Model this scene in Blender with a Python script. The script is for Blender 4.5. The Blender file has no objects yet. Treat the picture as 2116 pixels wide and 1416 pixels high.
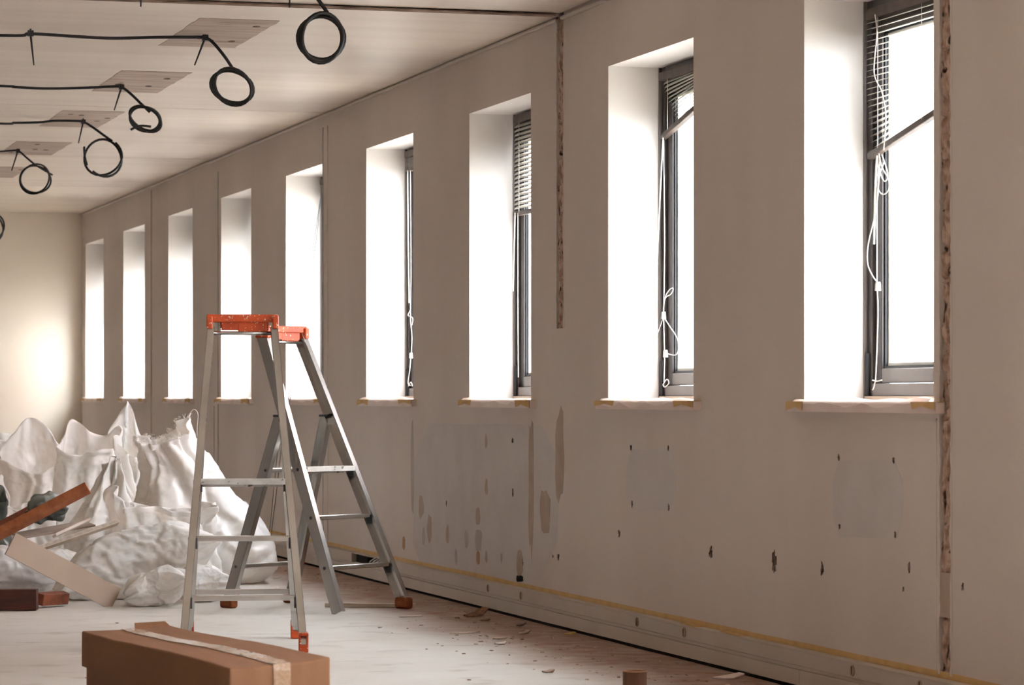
import bpy, bmesh, math, random
from mathutils import Vector, Matrix, noise as mnoise

# ------------------------------------------------------------------ camera, world, light, exposure
# metres; X = across the room (window wall at X = WALL), Y = along the window wall, Z up
F = 6300.0                      # focal length in pixels of a 2116 x 1416 frame
VPX, HOR = -745.0, 819.0        # where the long lines of the room meet, and the horizon
TH = math.atan((1058.0 - VPX) / F)
CT, ST = math.cos(TH), math.sin(TH)
EYE = 1.02
WALL = 4.07 * CT
CEIL = 2.70
rng = random.Random(11)
sc = bpy.context.scene
col = sc.collection

cam = bpy.data.cameras.new('camera')
cam.sensor_fit = 'HORIZONTAL'; cam.sensor_width = 36.0
cam.lens = 36.0 * F / 2116.0
cam.shift_y = (HOR - 708.0) / 2116.0
cam.clip_end = 400
cam.dof.use_dof = True; cam.dof.focus_distance = 12.8; cam.dof.aperture_fstop = 9.0
camo = bpy.data.objects.new('camera', cam)
camo.location = (0, 0, EYE); camo.rotation_euler = (math.pi / 2, 0, -TH)
col.objects.link(camo); sc.camera = camo

w = bpy.data.worlds.new('overcast_sky'); sc.world = w; w.use_nodes = True
bg = w.node_tree.nodes['Background']
bg.inputs[0].default_value = (0.94, 0.975, 1.03, 1); bg.inputs[1].default_value = 9.0

sc.view_settings.view_transform = 'Standard'; sc.view_settings.look = 'None'
sc.view_settings.gamma = 1.0; sc.view_settings.use_curve_mapping = False
sc.view_settings.exposure = 1.75
sc.cycles.max_bounces = 14; sc.cycles.diffuse_bounces = 6; sc.cycles.glossy_bounces = 6
sc.cycles.transmission_bounces = 8; sc.cycles.transparent_max_bounces = 12
sc.cycles.sample_clamp_indirect = 12.0
sc.cycles.use_denoising = True

# ------------------------------------------------------------------ geometry of the view -> metres
def _pt(px, py, Z):
    k = (px - VPX) * CT / F
    X = k * Z; s = F / Z
    return Vector((X, (Z - X * ST) / CT, EYE - (py - HOR) / s))
def gp(px, py, h=0.0):                      # point at height h
    return _pt(px, py, F * (EYE - h) / (py - HOR))
def wp(px, py, X=WALL):                     # point on the plane X = const
    return _pt(px, py, X * F / ((px - VPX) * CT))
def yp(px, py, Y):                          # point on the plane Y = const
    k = (px - VPX) * CT / F
    X = k * Y * CT / (1 - k * ST)
    return _pt(px, py, Y * CT + X * ST)
def zp(px, py, s):                          # point where one metre spans s pixels
    return _pt(px, py, F / s)

# ------------------------------------------------------------------ materials
def lin(c):
    r = []
    for v in c[:3]:
        v = v / 255.0
        r.append(v / 12.92 if v <= 0.04045 else ((v + 0.055) / 1.055) ** 2.4)
    return (*r, 1)
MATS = {}
def mk(name, c1, c2=None, scale=6.0, detail=6.0, rough=0.7, metal=0.0, bump=0.0, bscale=None, stretch=(1, 1, 1),
       lo=0.35, hi=0.65, c3=None, s3=30.0, lo3=0.62, hi3=0.68, stretch3=(1, 1, 1), spec=0.5, trans=0.0, alpha=1.0):
    m = bpy.data.materials.new(name); m.use_nodes = True
    nt = m.node_tree; N = nt.nodes; L = nt.links
    b = N['Principled BSDF']
    b.inputs['Base Color'].default_value = lin(c1)
    b.inputs['Roughness'].default_value = rough
    b.inputs['Metallic'].default_value = metal
    b.inputs['Specular IOR Level'].default_value = spec
    b.inputs['Transmission Weight'].default_value = trans
    b.inputs['Alpha'].default_value = alpha
    tc = N.new('ShaderNodeTexCoord')
    def mapped(st):
        mp = N.new('ShaderNodeMapping'); mp.inputs['Scale'].default_value = st
        L.new(tc.outputs['Object'], mp.inputs[0]); return mp.outputs[0]
    out = None
    if c2 is not None:
        n = N.new('ShaderNodeTexNoise'); n.inputs['Scale'].default_value = scale; n.inputs['Detail'].default_value = detail
        L.new(mapped(stretch), n.inputs['Vector'])
        mr = N.new('ShaderNodeMapRange'); mr.inputs[1].default_value = lo; mr.inputs[2].default_value = hi
        L.new(n.outputs[0], mr.inputs[0])
        mx = N.new('ShaderNodeMix'); mx.data_type = 'RGBA'
        mx.inputs[6].default_value = lin(c1); mx.inputs[7].default_value = lin(c2)
        L.new(mr.outputs[0], mx.inputs[0]); out = mx.outputs[2]
    if c3 is not None:
        n = N.new('ShaderNodeTexNoise'); n.inputs['Scale'].default_value = s3; n.inputs['Detail'].default_value = 4
        L.new(mapped(stretch3), n.inputs['Vector'])
        mr = N.new('ShaderNodeMapRange'); mr.inputs[1].default_value = lo3; mr.inputs[2].default_value = hi3
        L.new(n.outputs[0], mr.inputs[0])
        mx = N.new('ShaderNodeMix'); mx.data_type = 'RGBA'
        if out: L.new(out, mx.inputs[6])
        else: mx.inputs[6].default_value = lin(c1)
        mx.inputs[7].default_value = lin(c3)
        L.new(mr.outputs[0], mx.inputs[0]); out = mx.outputs[2]
    if out: L.new(out, b.inputs['Base Color'])
    if bump:
        n = N.new('ShaderNodeTexNoise'); n.inputs['Scale'].default_value = bscale or scale * 3; n.inputs['Detail'].default_value = 8
        L.new(mapped(stretch), n.inputs['Vector'])
        bp = N.new('ShaderNodeBump'); bp.inputs['Strength'].default_value = bump; bp.inputs['Distance'].default_value = 0.01
        L.new(n.outputs[0], bp.inputs['Height']); L.new(bp.outputs[0], b.inputs['Normal'])
    MATS[name] = m
    return m

mk('wall_paint', (208, 198, 189), (201, 190, 181), scale=1.6, rough=0.75, bump=0.05, bscale=40, stretch=(1, 1, .35))
mk('reveal_paint', (228, 224, 219), (222, 217, 211), scale=2, rough=0.7)
mk('end_wall_paint', (228, 218, 202), (224, 213, 196), scale=1.2, rough=0.7)
mk('room_wall_paint', (148, 140, 132), (138, 130, 122), scale=1.2, rough=0.8)
mk('ceiling_paint', (216, 202, 186), (206, 191, 174), scale=2.0, rough=0.42, stretch=(.25, 3, 1), bump=0.03, bscale=14)
mk('seam_dirt', (96, 70, 52), (150, 128, 108), scale=9, rough=0.9)
mk('patch_bare', (184, 166, 150), (162, 142, 127), scale=5, rough=0.8, stretch=(.5, 4, 1), c3=(134, 112, 97), s3=6, lo3=.6, hi3=.72, stretch3=(.6, 5, 1))
mk('white_plastic', (196, 186, 174), (190, 179, 166), scale=4, rough=0.5)
mk('masking_tape', (208, 172, 116), (196, 158, 100), scale=14, rough=0.7)
mk('torn_paper', (222, 200, 190), (204, 172, 160), scale=9, rough=0.8)
mk('sill_paint', (228, 214, 205), (220, 202, 193), scale=8, rough=0.7)
mk('scar_plaster', (196, 170, 152), (150, 116, 96), scale=26, rough=0.95, lo=.42, hi=.66, c3=(62, 40, 30), s3=34, lo3=.58, hi3=.66, stretch3=(1, 1, .5), bump=0.5, bscale=60)
mk('filler_tan', (178, 160, 143), (168, 149, 132), scale=12, rough=0.85)
mk('filler_grey', (178, 170, 162), (168, 160, 153), scale=8, rough=0.85)
mk('filler_orange', (180, 138, 104), (166, 124, 92), scale=12, rough=0.85)
mk('ghost_grey', (200, 194, 189), (194, 187, 182), scale=5, rough=0.8)
mk('hole_dark', (62, 48, 39), (126, 106, 92), scale=45, lo=.45, hi=.6, rough=1.0)
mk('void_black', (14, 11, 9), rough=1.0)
mk('frame_bronze', (58, 50, 46), (50, 43, 40), scale=8, rough=0.38, spec=0.5)
mk('frame_grey', (112, 104, 99), (104, 96, 91), scale=8, rough=0.4)
mk('gasket', (18, 20, 24), rough=0.5)
mk('bead_cream', (206, 202, 190), rough=0.5)
mk('blind_slat', (226, 222, 214), (214, 208, 198), scale=20, rough=0.45)
mk('blind_rail', (92, 78, 68), (66, 56, 50), scale=16, rough=0.55)
mk('cord_white', (226, 221, 212), rough=0.8)
mk('aluminium', (214, 213, 211), (188, 187, 184), scale=5, rough=0.27, metal=0.97, c3=(206, 200, 192), s3=26, lo3=.66, hi3=.69, stretch=(1, 1, .4))
mk('tread_painted', (206, 203, 196), (178, 174, 167), scale=14, rough=0.55, c3=(110, 104, 98), s3=24, lo3=.62, hi3=.66)
mk('orange_plastic', (204, 82, 32), (172, 60, 24), scale=9, rough=0.45, c3=(222, 190, 165), s3=90, lo3=.62, hi3=.66)
mk('foot_dirty', (150, 84, 44), (120, 66, 38), scale=30, rough=0.8)
mk('clip_dark', (58, 60, 62), rough=0.5)
mk('cable_black', (12, 11, 11), rough=0.45)
mk('cardboard', (140, 97, 66), (130, 88, 58), scale=5, rough=0.75, stretch=(4, .6, 1))
mk('cardboard_edge', (92, 60, 40), rough=0.9)
mk('packing_tape', (160, 126, 98), (176, 146, 120), scale=20, rough=0.2, stretch=(6, 1, 6), bump=0.08, bscale=16)
mk('wood_red', (142, 74, 44), (112, 54, 32), scale=5, rough=0.6, stretch=(6, 1, 6), bump=0.15)
mk('wood_brown', (178, 106, 68), (150, 82, 50), scale=4, rough=0.6, stretch=(6, 1, 6), bump=0.1)
mk('wood_dark', (84, 38, 24), (60, 26, 18), scale=5, rough=0.6, stretch=(1, 1, 5), bump=0.2)
mk('wood_pale', (206, 190, 172), (194, 177, 158), scale=5, rough=0.7, stretch=(5, 1, 5))
mk('drywall', (202, 182, 164), (196, 174, 156), scale=4, rough=0.85)
mk('board_core', (186, 172, 158), (158, 142, 128), scale=40, rough=0.95)
mk('board_grey', (172, 156, 142), (150, 134, 120), scale=4, rough=0.8)
mk('plastic_film', (214, 211, 209), (196, 192, 190), scale=3, rough=0.28)
mk('plastic_green', (126, 132, 124), (66, 72, 66), scale=6, rough=0.3)
mk('red_paint', (150, 30, 24), rough=0.5)
mk('chip', (196, 178, 160), (130, 98, 78), scale=30, rough=0.9)
mk('chip_brown', (138, 98, 66), (100, 68, 46), scale=30, rough=0.9)
mk('facade_pink', (232, 206, 198), (226, 198, 190), scale=.8, rough=0.8)
mk('facade_white', (236, 234, 230), (228, 226, 222), scale=.6, rough=0.8)
mk('facade_window', (150, 158, 164), rough=0.2)
mk('pavement', (170, 166, 160), (150, 146, 140), scale=.6, rough=0.9)

# floor: pale screed, worn, with reddish brown dust swept against the window wall
def floor_mat():
    m = bpy.data.materials.new('screed_floor'); m.use_nodes = True
    nt = m.node_tree; N = nt.nodes; L = nt.links; b = N['Principled BSDF']
    tc = N.new('ShaderNodeTexCoord')
    def nz(scale, st, det=8):
        mp = N.new('ShaderNodeMapping'); mp.inputs['Scale'].default_value = st
        L.new(tc.outputs['Object'], mp.inputs[0])
        n = N.new('ShaderNodeTexNoise'); n.inputs['Scale'].default_value = scale; n.inputs['Detail'].default_value = det
        L.new(mp.outputs[0], n.inputs['Vector']); return n.outputs[0]
    def rangem(src, a, c, o0=0., o1=1.):
        r = N.new('ShaderNodeMapRange'); r.inputs[1].default_value = a; r.inputs[2].default_value = c
        r.inputs[3].default_value = o0; r.inputs[4].default_value = o1
        L.new(src, r.inputs[0]); return r.outputs[0]
    def mix(f, a, c):
        x = N.new('ShaderNodeMix'); x.data_type = 'RGBA'; L.new(f, x.inputs[0])
        for i, v in ((6, a), (7, c)):
            if isinstance(v, tuple): x.inputs[i].default_value = lin(v)
            else: L.new(v, x.inputs[i])
        return x.outputs[2]
    def math_(op, a, c):
        x = N.new('ShaderNodeMath'); x.operation = op
        for i, v in enumerate((a, c)):
            if isinstance(v, (int, float)): x.inputs[i].default_value = v
            else: L.new(v, x.inputs[i])
        return x.outputs[0]
    base = mix(rangem(nz(.9, (1, 1.1, 1)), .35, .65), (208, 203, 197), (196, 189, 181))
    base = mix(rangem(nz(5, (1.0, 1.3, 1)), .56, .80), base, (172, 160, 149))
    sep = N.new('ShaderNodeSeparateXYZ'); L.new(tc.outputs['Object'], sep.inputs[0])
    edge = math_('ADD', sep.outputs[0], math_('MULTIPLY', math_('SUBTRACT', nz(1.6, (1, .6, 1)), .5), .55))
    dust = rangem(edge, WALL - .72, WALL - .34)
    grain = rangem(nz(9, (1, 1.2, 1)), .3, .7, .62, 1.0)
    base = mix(math_('MULTIPLY', dust, grain), base, (140, 100, 78))
    L.new(base, b.inputs['Base Color'])
    L.new(rangem(nz(3, (1, 1, 1)), .3, .7, .55, .8), b.inputs['Roughness'])
    bp = N.new('ShaderNodeBump'); bp.inputs['Strength'].default_value = .15; bp.inputs['Distance'].default_value = .01
    L.new(nz(14, (1, 1, 1)), bp.inputs['Height']); L.new(bp.outputs[0], b.inputs['Normal'])
    MATS['floor'] = m
floor_mat()

# woven white sacking: fine weave, slightly see-through
def sack_mat():
    m = bpy.data.materials.new('woven_sacking'); m.use_nodes = True
    nt = m.node_tree; N = nt.nodes; L = nt.links; b = N['Principled BSDF']
    tc = N.new('ShaderNodeTexCoord')
    n = N.new('ShaderNodeTexNoise'); n.inputs['Scale'].default_value = 5; n.inputs['Detail'].default_value = 6
    L.new(tc.outputs['Object'], n.inputs['Vector'])
    mr = N.new('ShaderNodeMapRange'); mr.inputs[1].default_value = .35; mr.inputs[2].default_value = .7
    L.new(n.outputs[0], mr.inputs[0])
    mx = N.new('ShaderNodeMix'); mx.data_type = 'RGBA'
    mx.inputs[6].default_value = lin((244, 244, 244)); mx.inputs[7].default_value = lin((236, 233, 229))
    L.new(mr.outputs[0], mx.inputs[0]); L.new(mx.outputs[2], b.inputs['Base Color'])
    b.inputs['Roughness'].default_value = .36
    mp = N.new('ShaderNodeMapping'); mp.inputs['Scale'].default_value = (1, 1, .5)
    L.new(tc.outputs['Object'], mp.inputs[0])
    v = N.new('ShaderNodeTexNoise'); v.inputs['Scale'].default_value = 11; v.inputs['Detail'].default_value = 5
    v.noise_type = 'RIDGED_MULTIFRACTAL'
    L.new(mp.outputs[0], v.inputs['Vector'])
    bp = N.new('ShaderNodeBump'); bp.inputs['Strength'].default_value = .5; bp.inputs['Distance'].default_value = .012
    L.new(v.outputs[0], bp.inputs['Height']); L.new(bp.outputs[0], b.inputs['Normal'])
    tr = N.new('ShaderNodeBsdfTranslucent'); tr.inputs[0].default_value = lin((240, 228, 214))
    ms = N.new('ShaderNodeMixShader'); ms.inputs[0].default_value = .28
    L.new(b.outputs[0], ms.inputs[1]); L.new(tr.outputs[0], ms.inputs[2])
    L.new(ms.outputs[0], N['Material Output'].inputs[0])
    MATS['sacking'] = m
sack_mat()

def paper_mat():                             # thin masking paper that lets light through
    m = bpy.data.materials.new('masking_paper'); m.use_nodes = True
    N = m.node_tree.nodes; L = m.node_tree.links; b = N['Principled BSDF']
    tc = N.new('ShaderNodeTexCoord'); n = N.new('ShaderNodeTexNoise'); n.inputs['Scale'].default_value = 4
    L.new(tc.outputs['Object'], n.inputs['Vector'])
    mx = N.new('ShaderNodeMix'); mx.data_type = 'RGBA'; mx.inputs[6].default_value = lin((246, 240, 235)); mx.inputs[7].default_value = lin((238, 224, 216))
    L.new(n.outputs[0], mx.inputs[0]); L.new(mx.outputs[2], b.inputs['Base Color']); b.inputs['Roughness'].default_value = .8
    t = N.new('ShaderNodeBsdfTranslucent'); L.new(mx.outputs[2], t.inputs[0])
    ms = N.new('ShaderNodeMixShader'); ms.inputs[0].default_value = .5
    L.new(b.outputs[0], ms.inputs[1]); L.new(t.outputs[0], ms.inputs[2]); L.new(ms.outputs[0], N['Material Output'].inputs[0])
    MATS['masking_paper'] = m
paper_mat()

def glass_mat():                             # thin clear pane: mostly see-through with a faint reflection
    m = bpy.data.materials.new('window_glass'); m.use_nodes = True
    nt = m.node_tree; N = nt.nodes; L = nt.links
    N.remove(N['Principled BSDF'])
    t = N.new('ShaderNodeBsdfTransparent'); t.inputs[0].default_value = (.97, .98, .98, 1)
    g = N.new('ShaderNodeBsdfGlossy'); g.inputs['Roughness'].default_value = .02
    fr = N.new('ShaderNodeFresnel'); fr.inputs[0].default_value = 1.45
    ge = N.new('ShaderNodeNewGeometry'); iv = N.new('ShaderNodeMath'); iv.operation = 'SUBTRACT'; iv.inputs[0].default_value = 1.0
    L.new(ge.outputs['Backfacing'], iv.inputs[1])
    mu = N.new('ShaderNodeMath'); mu.operation = 'MULTIPLY'; L.new(fr.outputs[0], mu.inputs[0]); L.new(iv.outputs[0], mu.inputs[1])
    ms = N.new('ShaderNodeMixShader'); L.new(mu.outputs[0], ms.inputs[0])
    L.new(t.outputs[0], ms.inputs[1]); L.new(g.outputs[0], ms.inputs[2])
    L.new(ms.outputs[0], N['Material Output'].inputs[0])
    MATS['glass'] = m
glass_mat()

# ------------------------------------------------------------------ mesh helpers
def tag(o, label=None, cat=None, group=None, kind=None):
    if label: o['label'] = label
    if cat: o['category'] = cat
    if group: o['group'] = group
    if kind: o['kind'] = kind
    return o
def empty(name, loc):
    o = bpy.data.objects.new(name, None); o.empty_display_size = .1
    o.location = loc; col.objects.link(o); return o
def root_loc(o):
    p = Vector((0, 0, 0))
    while o is not None:
        p += o.location; o = o.parent
    return p
class MB:
    def __init__(s): s.v = []; s.f = []
    def quad(s, a, b, c, d):
        i = len(s.v); s.v += [Vector(a), Vector(b), Vector(c), Vector(d)]; s.f.append((i, i + 1, i + 2, i + 3)); return s
    def hexa(s, p):                          # 8 corners: bottom loop then top loop
        i = len(s.v); s.v += [Vector(q) for q in p]
        for f in ((3, 2, 1, 0), (4, 5, 6, 7), (0, 1, 5, 4), (1, 2, 6, 5), (2, 3, 7, 6), (3, 0, 4, 7)):
            s.f.append(tuple(i + k for k in f))
        return s
    def box(s, x0, x1, y0, y1, z0, z1):
        return s.hexa([(x0, y0, z0), (x1, y0, z0), (x1, y1, z0), (x0, y1, z0), (x0, y0, z1), (x1, y0, z1), (x1, y1, z1), (x0, y1, z1)])
    def obox(s, c, ax, ay, az):              # centre and three half-axis vectors
        c = Vector(c); ax = Vector(ax); ay = Vector(ay); az = Vector(az)
        return s.hexa([c - ax - ay - az, c + ax - ay - az, c + ax + ay - az, c - ax + ay - az,
                       c - ax - ay + az, c + ax - ay + az, c + ax + ay + az, c - ax + ay + az])
    def beam(s, p0, p1, wd, side, wide, deep):   # bar from p0 to p1; 'side' = direction of 'wide'
        p0 = Vector(p0); p1 = Vector(p1); t = (p1 - p0).normalized()
        a = Vector(side); a = (a - t * a.dot(t)).normalized(); b = t.cross(a)
        return s.obox((p0 + p1) / 2, a * wide / 2, b * deep / 2, (p1 - p0) / 2)
    def tube(s, pts, r, n=8, closed=False, taper=None):
        pts = [Vector(p) for p in pts]; m = len(pts); i0 = len(s.v)
        ref = Vector((0.13, 0.3, 1)).normalized()
        prev = None
        for k, p in enumerate(pts):
            if closed: t = pts[(k + 1) % m] - pts[k - 1]
            else: t = pts[min(k + 1, m - 1)] - pts[max(k - 1, 0)]
            t.normalize()
            a = (prev if prev is not None else ref); a = a - t * a.dot(t)
            if a.length < 1e-4: a = Vector((1, 0, 0)) - t * t.x
            a.normalize(); prev = a; b = t.cross(a)
            rr = r if taper is None else r * (1 + (taper - 1) * k / (m - 1))
            for j in range(n):
                g = 2 * math.pi * j / n
                s.v.append(p + a * math.cos(g) * rr + b * math.sin(g) * rr)
        for k in range(m if closed else m - 1):
            for j in range(n):
                a0 = i0 + k * n + j; a1 = i0 + k * n + (j + 1) % n
                k2 = (k + 1) % m
                b0 = i0 + k2 * n + j; b1 = i0 + k2 * n + (j + 1) % n
                s.f.append((a0, a1, b1, b0))
        if not closed:
            s.f.append(tuple(i0 + j for j in reversed(range(n))))
            s.f.append(tuple(i0 + (m - 1) * n + j for j in range(n)))
        return s
    def prism(s, poly, d):                   # closed polygon extruded by vector d
        n = len(poly); i = len(s.v); d = Vector(d)
        s.v += [Vector(p) for p in poly] + [Vector(p) + d for p in poly]
        s.f.append(tuple(i + k for k in reversed(range(n)))); s.f.append(tuple(i + n + k for k in range(n)))
        for k in range(n):
            s.f.append((i + k, i + (k + 1) % n, i + n + (k + 1) % n, i + n + k))
        return s
    def build(s, name, mat, parent=None, loc=None, smooth=False, bevel=0.0, seg=2):
        off = root_loc(parent) if parent is not None else Vector(loc if loc is not None else (0, 0, 0))
        me = bpy.data.meshes.new(name)
        me.from_pydata([tuple(v - off) for v in s.v], [], s.f)
        bm = bmesh.new(); bm.from_mesh(me)
        bmesh.ops.recalc_face_normals(bm, faces=bm.faces)
        bm.to_mesh(me); bm.free()
        me.materials.append(MATS[mat] if isinstance(mat, str) else mat)
        if smooth:
            for p in me.polygons: p.use_smooth = True
        o = bpy.data.objects.new(name, me); col.objects.link(o)
        if parent is not None: o.parent = parent
        else: o.location = off
        if bevel:
            md = o.modifiers.new('bevel', 'BEVEL'); md.width = bevel; md.segments = seg; md.limit_method = 'ANGLE'
        return o
def place(mesh_obj, name, parent, loc, rot=(0, 0, 0)):   # another object on the same mesh
    o = bpy.data.objects.new(name, mesh_obj.data); col.objects.link(o)
    o.parent = parent; o.location = loc; o.rotation_euler = rot; return o
def curve_pts(pts, n=8):                     # Catmull-Rom through points
    pts = [Vector(p) for p in pts]; out = []
    for i in range(len(pts) - 1):
        p0 = pts[max(i - 1, 0)]; p1 = pts[i]; p2 = pts[i + 1]; p3 = pts[min(i + 2, len(pts) - 1)]
        for k in range(n):
            t = k / n
            out.append(.5 * ((2 * p1) + (p2 - p0) * t + (2 * p0 - 5 * p1 + 4 * p2 - p3) * t * t + (3 * p1 - p0 - 3 * p2 + p3) * t ** 3))
    out.append(pts[-1]); return out

# ------------------------------------------------------------------ the room
def Yq(x): return wp(x, HOR).y               # position along the window wall
PITCH = 2.23; WID = 1.083
SILL, HEAD = 1.002, 2.406
REV = 0.234                                  # depth of the reveals
OUT = 0.34
near0 = Yq(1929)                             # near edge of the nearest visible window
far_edges = [1662, 1257, 970, 757, 591, 457, 348, 255, 177]
near_edges = [1929, 1433, 1097, 854, 667, 519, 398, 299, 214]
wins = [(Yq(n), Yq(f)) for n, f in zip(near_edges, far_edges)]   # nearest first
BACK = Yq(169.5)                             # end wall
hidden = [(wins[0][0] - k * PITCH, wins[0][0] - k * PITCH + WID) for k in range(1, 6)]
FRONT = -3.2
LEFT = -5.5
scar_a = (Yq(1966), Yq(1941)); scar_b = (Yq(1165), Yq(1150))

def build_window_wall():
    ys = {FRONT, BACK + .02}
    for a, b in wins + hidden: ys |= {a, b}
    ys |= set(scar_a) | set(scar_b)
    ys = sorted(ys)
    zs = sorted({0.0, .15, SILL - .0, 1.32, HEAD, CEIL + .05})
    def opening(y, z): return any(a < y < b for a, b in wins + hidden) and SILL < z < HEAD
    def slot(y, z):
        return (scar_a[0] < y < scar_a[1] and z > .15) or (scar_b[0] < y < scar_b[1] and z > 1.32)
    m = MB()
    depth = lambda y, z: OUT if opening(y, z) else (.035 if slot(y, z) else 0.0)
    cy = [(ys[i] + ys[i + 1]) / 2 for i in range(len(ys) - 1)]; cz = [(zs[i] + zs[i + 1]) / 2 for i in range(len(zs) - 1)]
    rev = MB()
    for i in range(len(cy)):
        for j in range(len(cz)):
            d = depth(cy[i], cz[j]); y0, y1, z0, z1 = ys[i], ys[i + 1], zs[j], zs[j + 1]
            if d != OUT:
                m.quad((WALL + d, y0, z0), (WALL + d, y0, z1), (WALL + d, y1, z1), (WALL + d, y1, z0))
                m.quad((WALL + OUT, y0, z0), (WALL + OUT, y1, z0), (WALL + OUT, y1, z1), (WALL + OUT, y0, z1))
            if i + 1 < len(cy):
                e = depth(cy[i + 1], cz[j])
                if e != d: (rev if OUT in (d, e) else m).quad((WALL + min(d, e), y1, z0), (WALL + max(d, e), y1, z0), (WALL + max(d, e), y1, z1), (WALL + min(d, e), y1, z1))
            if j + 1 < len(cz):
                e = depth(cy[i], cz[j + 1])
                if e != d: (rev if OUT in (d, e) else m).quad((WALL + min(d, e), y0, z1), (WALL + max(d, e), y0, z1), (WALL + max(d, e), y1, z1), (WALL + min(d, e), y1, z1))
    o = m.build('wall_right', 'wall_paint'); tag(o, 'greyish beige painted wall pierced by a long row of windows', kind='structure')
    r = rev.build('window_reveals', 'reveal_paint', o); r['label'] = 'white painted reveals around the window openings'
    return o
wall = build_window_wall()

fl = MB().quad((LEFT, FRONT, 0), (WALL + .06, FRONT, 0), (WALL + .06, BACK + .1, 0), (LEFT, BACK + .1, 0)).build('floor', 'floor')
tag(fl, 'pale worn screed floor with brown dust along the wall', kind='structure')
bw = MB().box(LEFT - .1, WALL + OUT, BACK, BACK + .2, -.02, CEIL + .1).build('wall_back', 'end_wall_paint')
tag(bw, 'cream painted end wall behind the sacks', kind='structure')
lw = MB().box(LEFT - .2, LEFT, FRONT, BACK, -.02, CEIL + .1).build('wall_left', 'room_wall_paint')
tag(lw, 'beige inner wall facing the windows', kind='structure')
fw = MB().box(LEFT - .2, WALL + OUT, FRONT - .2, FRONT, -.02, CEIL + .1).build('wall_front', 'room_wall_paint')
tag(fw, 'beige wall at the near end of the room', kind='structure')

# ceiling: broad boards with open joints under a solid slab
slab = MB().box(LEFT - .2, WALL + OUT + .1, FRONT - .2, BACK + .2, CEIL + .06, CEIL + .36).build('ceiling', 'void_black')
tag(slab, 'pale ceiling of broad painted boards with patches where lights were removed', kind='structure')
seams = [FRONT, 3.4, 8.2, Yq(1157), Yq(676), Yq(440), Yq(300), BACK]
for i in range(len(seams) - 1):
    dz = .012 if i == 2 else 0.0
    b = MB().box(LEFT, WALL - .004, seams[i] + .006, seams[i + 1] - .006, CEIL + dz, CEIL + .055).build('ceiling_board', 'ceiling_paint', slab)
for i in (3, 4, 5, 6):
    ym = seams[i]
    wdt = .03 if i == 3 else .01
    MB().box(LEFT, WALL - .03, ym - .006 - (wdt if i == 3 else 0), ym + .006 + wdt * .4, CEIL - .0015, CEIL + .004).build('joint_strip', 'seam_dirt' if i == 3 else 'ceiling_paint', slab)
# bead where wall and ceiling meet
tr = MB()
for a, b in ((FRONT, Yq(1157) - .05), (Yq(1157) + .05, BACK)):
    tr.tube([(WALL - .006, a, CEIL - .012), (WALL - .006, b, CEIL - .012)], .010, 8)
tag(tr.build('trim_1', 'wall_paint', smooth=True), 'thin rounded bead along the top of the window wall', kind='structure')
# bare patches left by the removed lights
pY0 = gp(482, 70, CEIL).y
for k in range(-1, 6):
    c = pY0 + k * 2.27
    if c > BACK - .5: break
    x0, x1 = 2.39, 2.755
    pts = []
    n = 10
    r2 = random.Random(40 + k)
    poly = [(x0 + r2.uniform(-.004, .004), c - .55 + 1.1 * t / n) for t in range(n + 1)] + [(x1 + r2.uniform(-.004, .004), c + .55 - 1.1 * t / n) for t in range(n + 1)]
    p = MB().prism([(x, y, CEIL - .0022) for x, y in poly], (0, 0, .002)).build('bare_patch', 'patch_bare', slab)
    for q in range(4):
        hx = r2.uniform(x0 + .05, x1 - .03); hy = c + r2.uniform(-.4, .4)
        MB().prism([(hx + .018 * math.cos(a * .9), hy + .03 * math.sin(a * .9), CEIL - .0032) for a in range(7)], (0, 0, .001)).build('screw_hole', 'hole_dark', p)

# vertical cover strips and joints on the wall
for x, wd, z0, z1, mt in ((676, .05, .16, 2.62, 'wall_paint'), (668, .012, .16, 2.62, 'filler_grey'), (451, .03, .16, 2.6, 'filler_grey'), (313, .03, .16, 2.66, 'filler_tan'), (443, .012, .16, .95, 'filler_grey'),
                         (1934, .02, .16, .95, 'wall_paint')):
    y = Yq(x)
    MB().box(WALL - .004, WALL, y - wd / 2, y + wd / 2, z0, z1).build('joint_strip', mt, wall)

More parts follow.
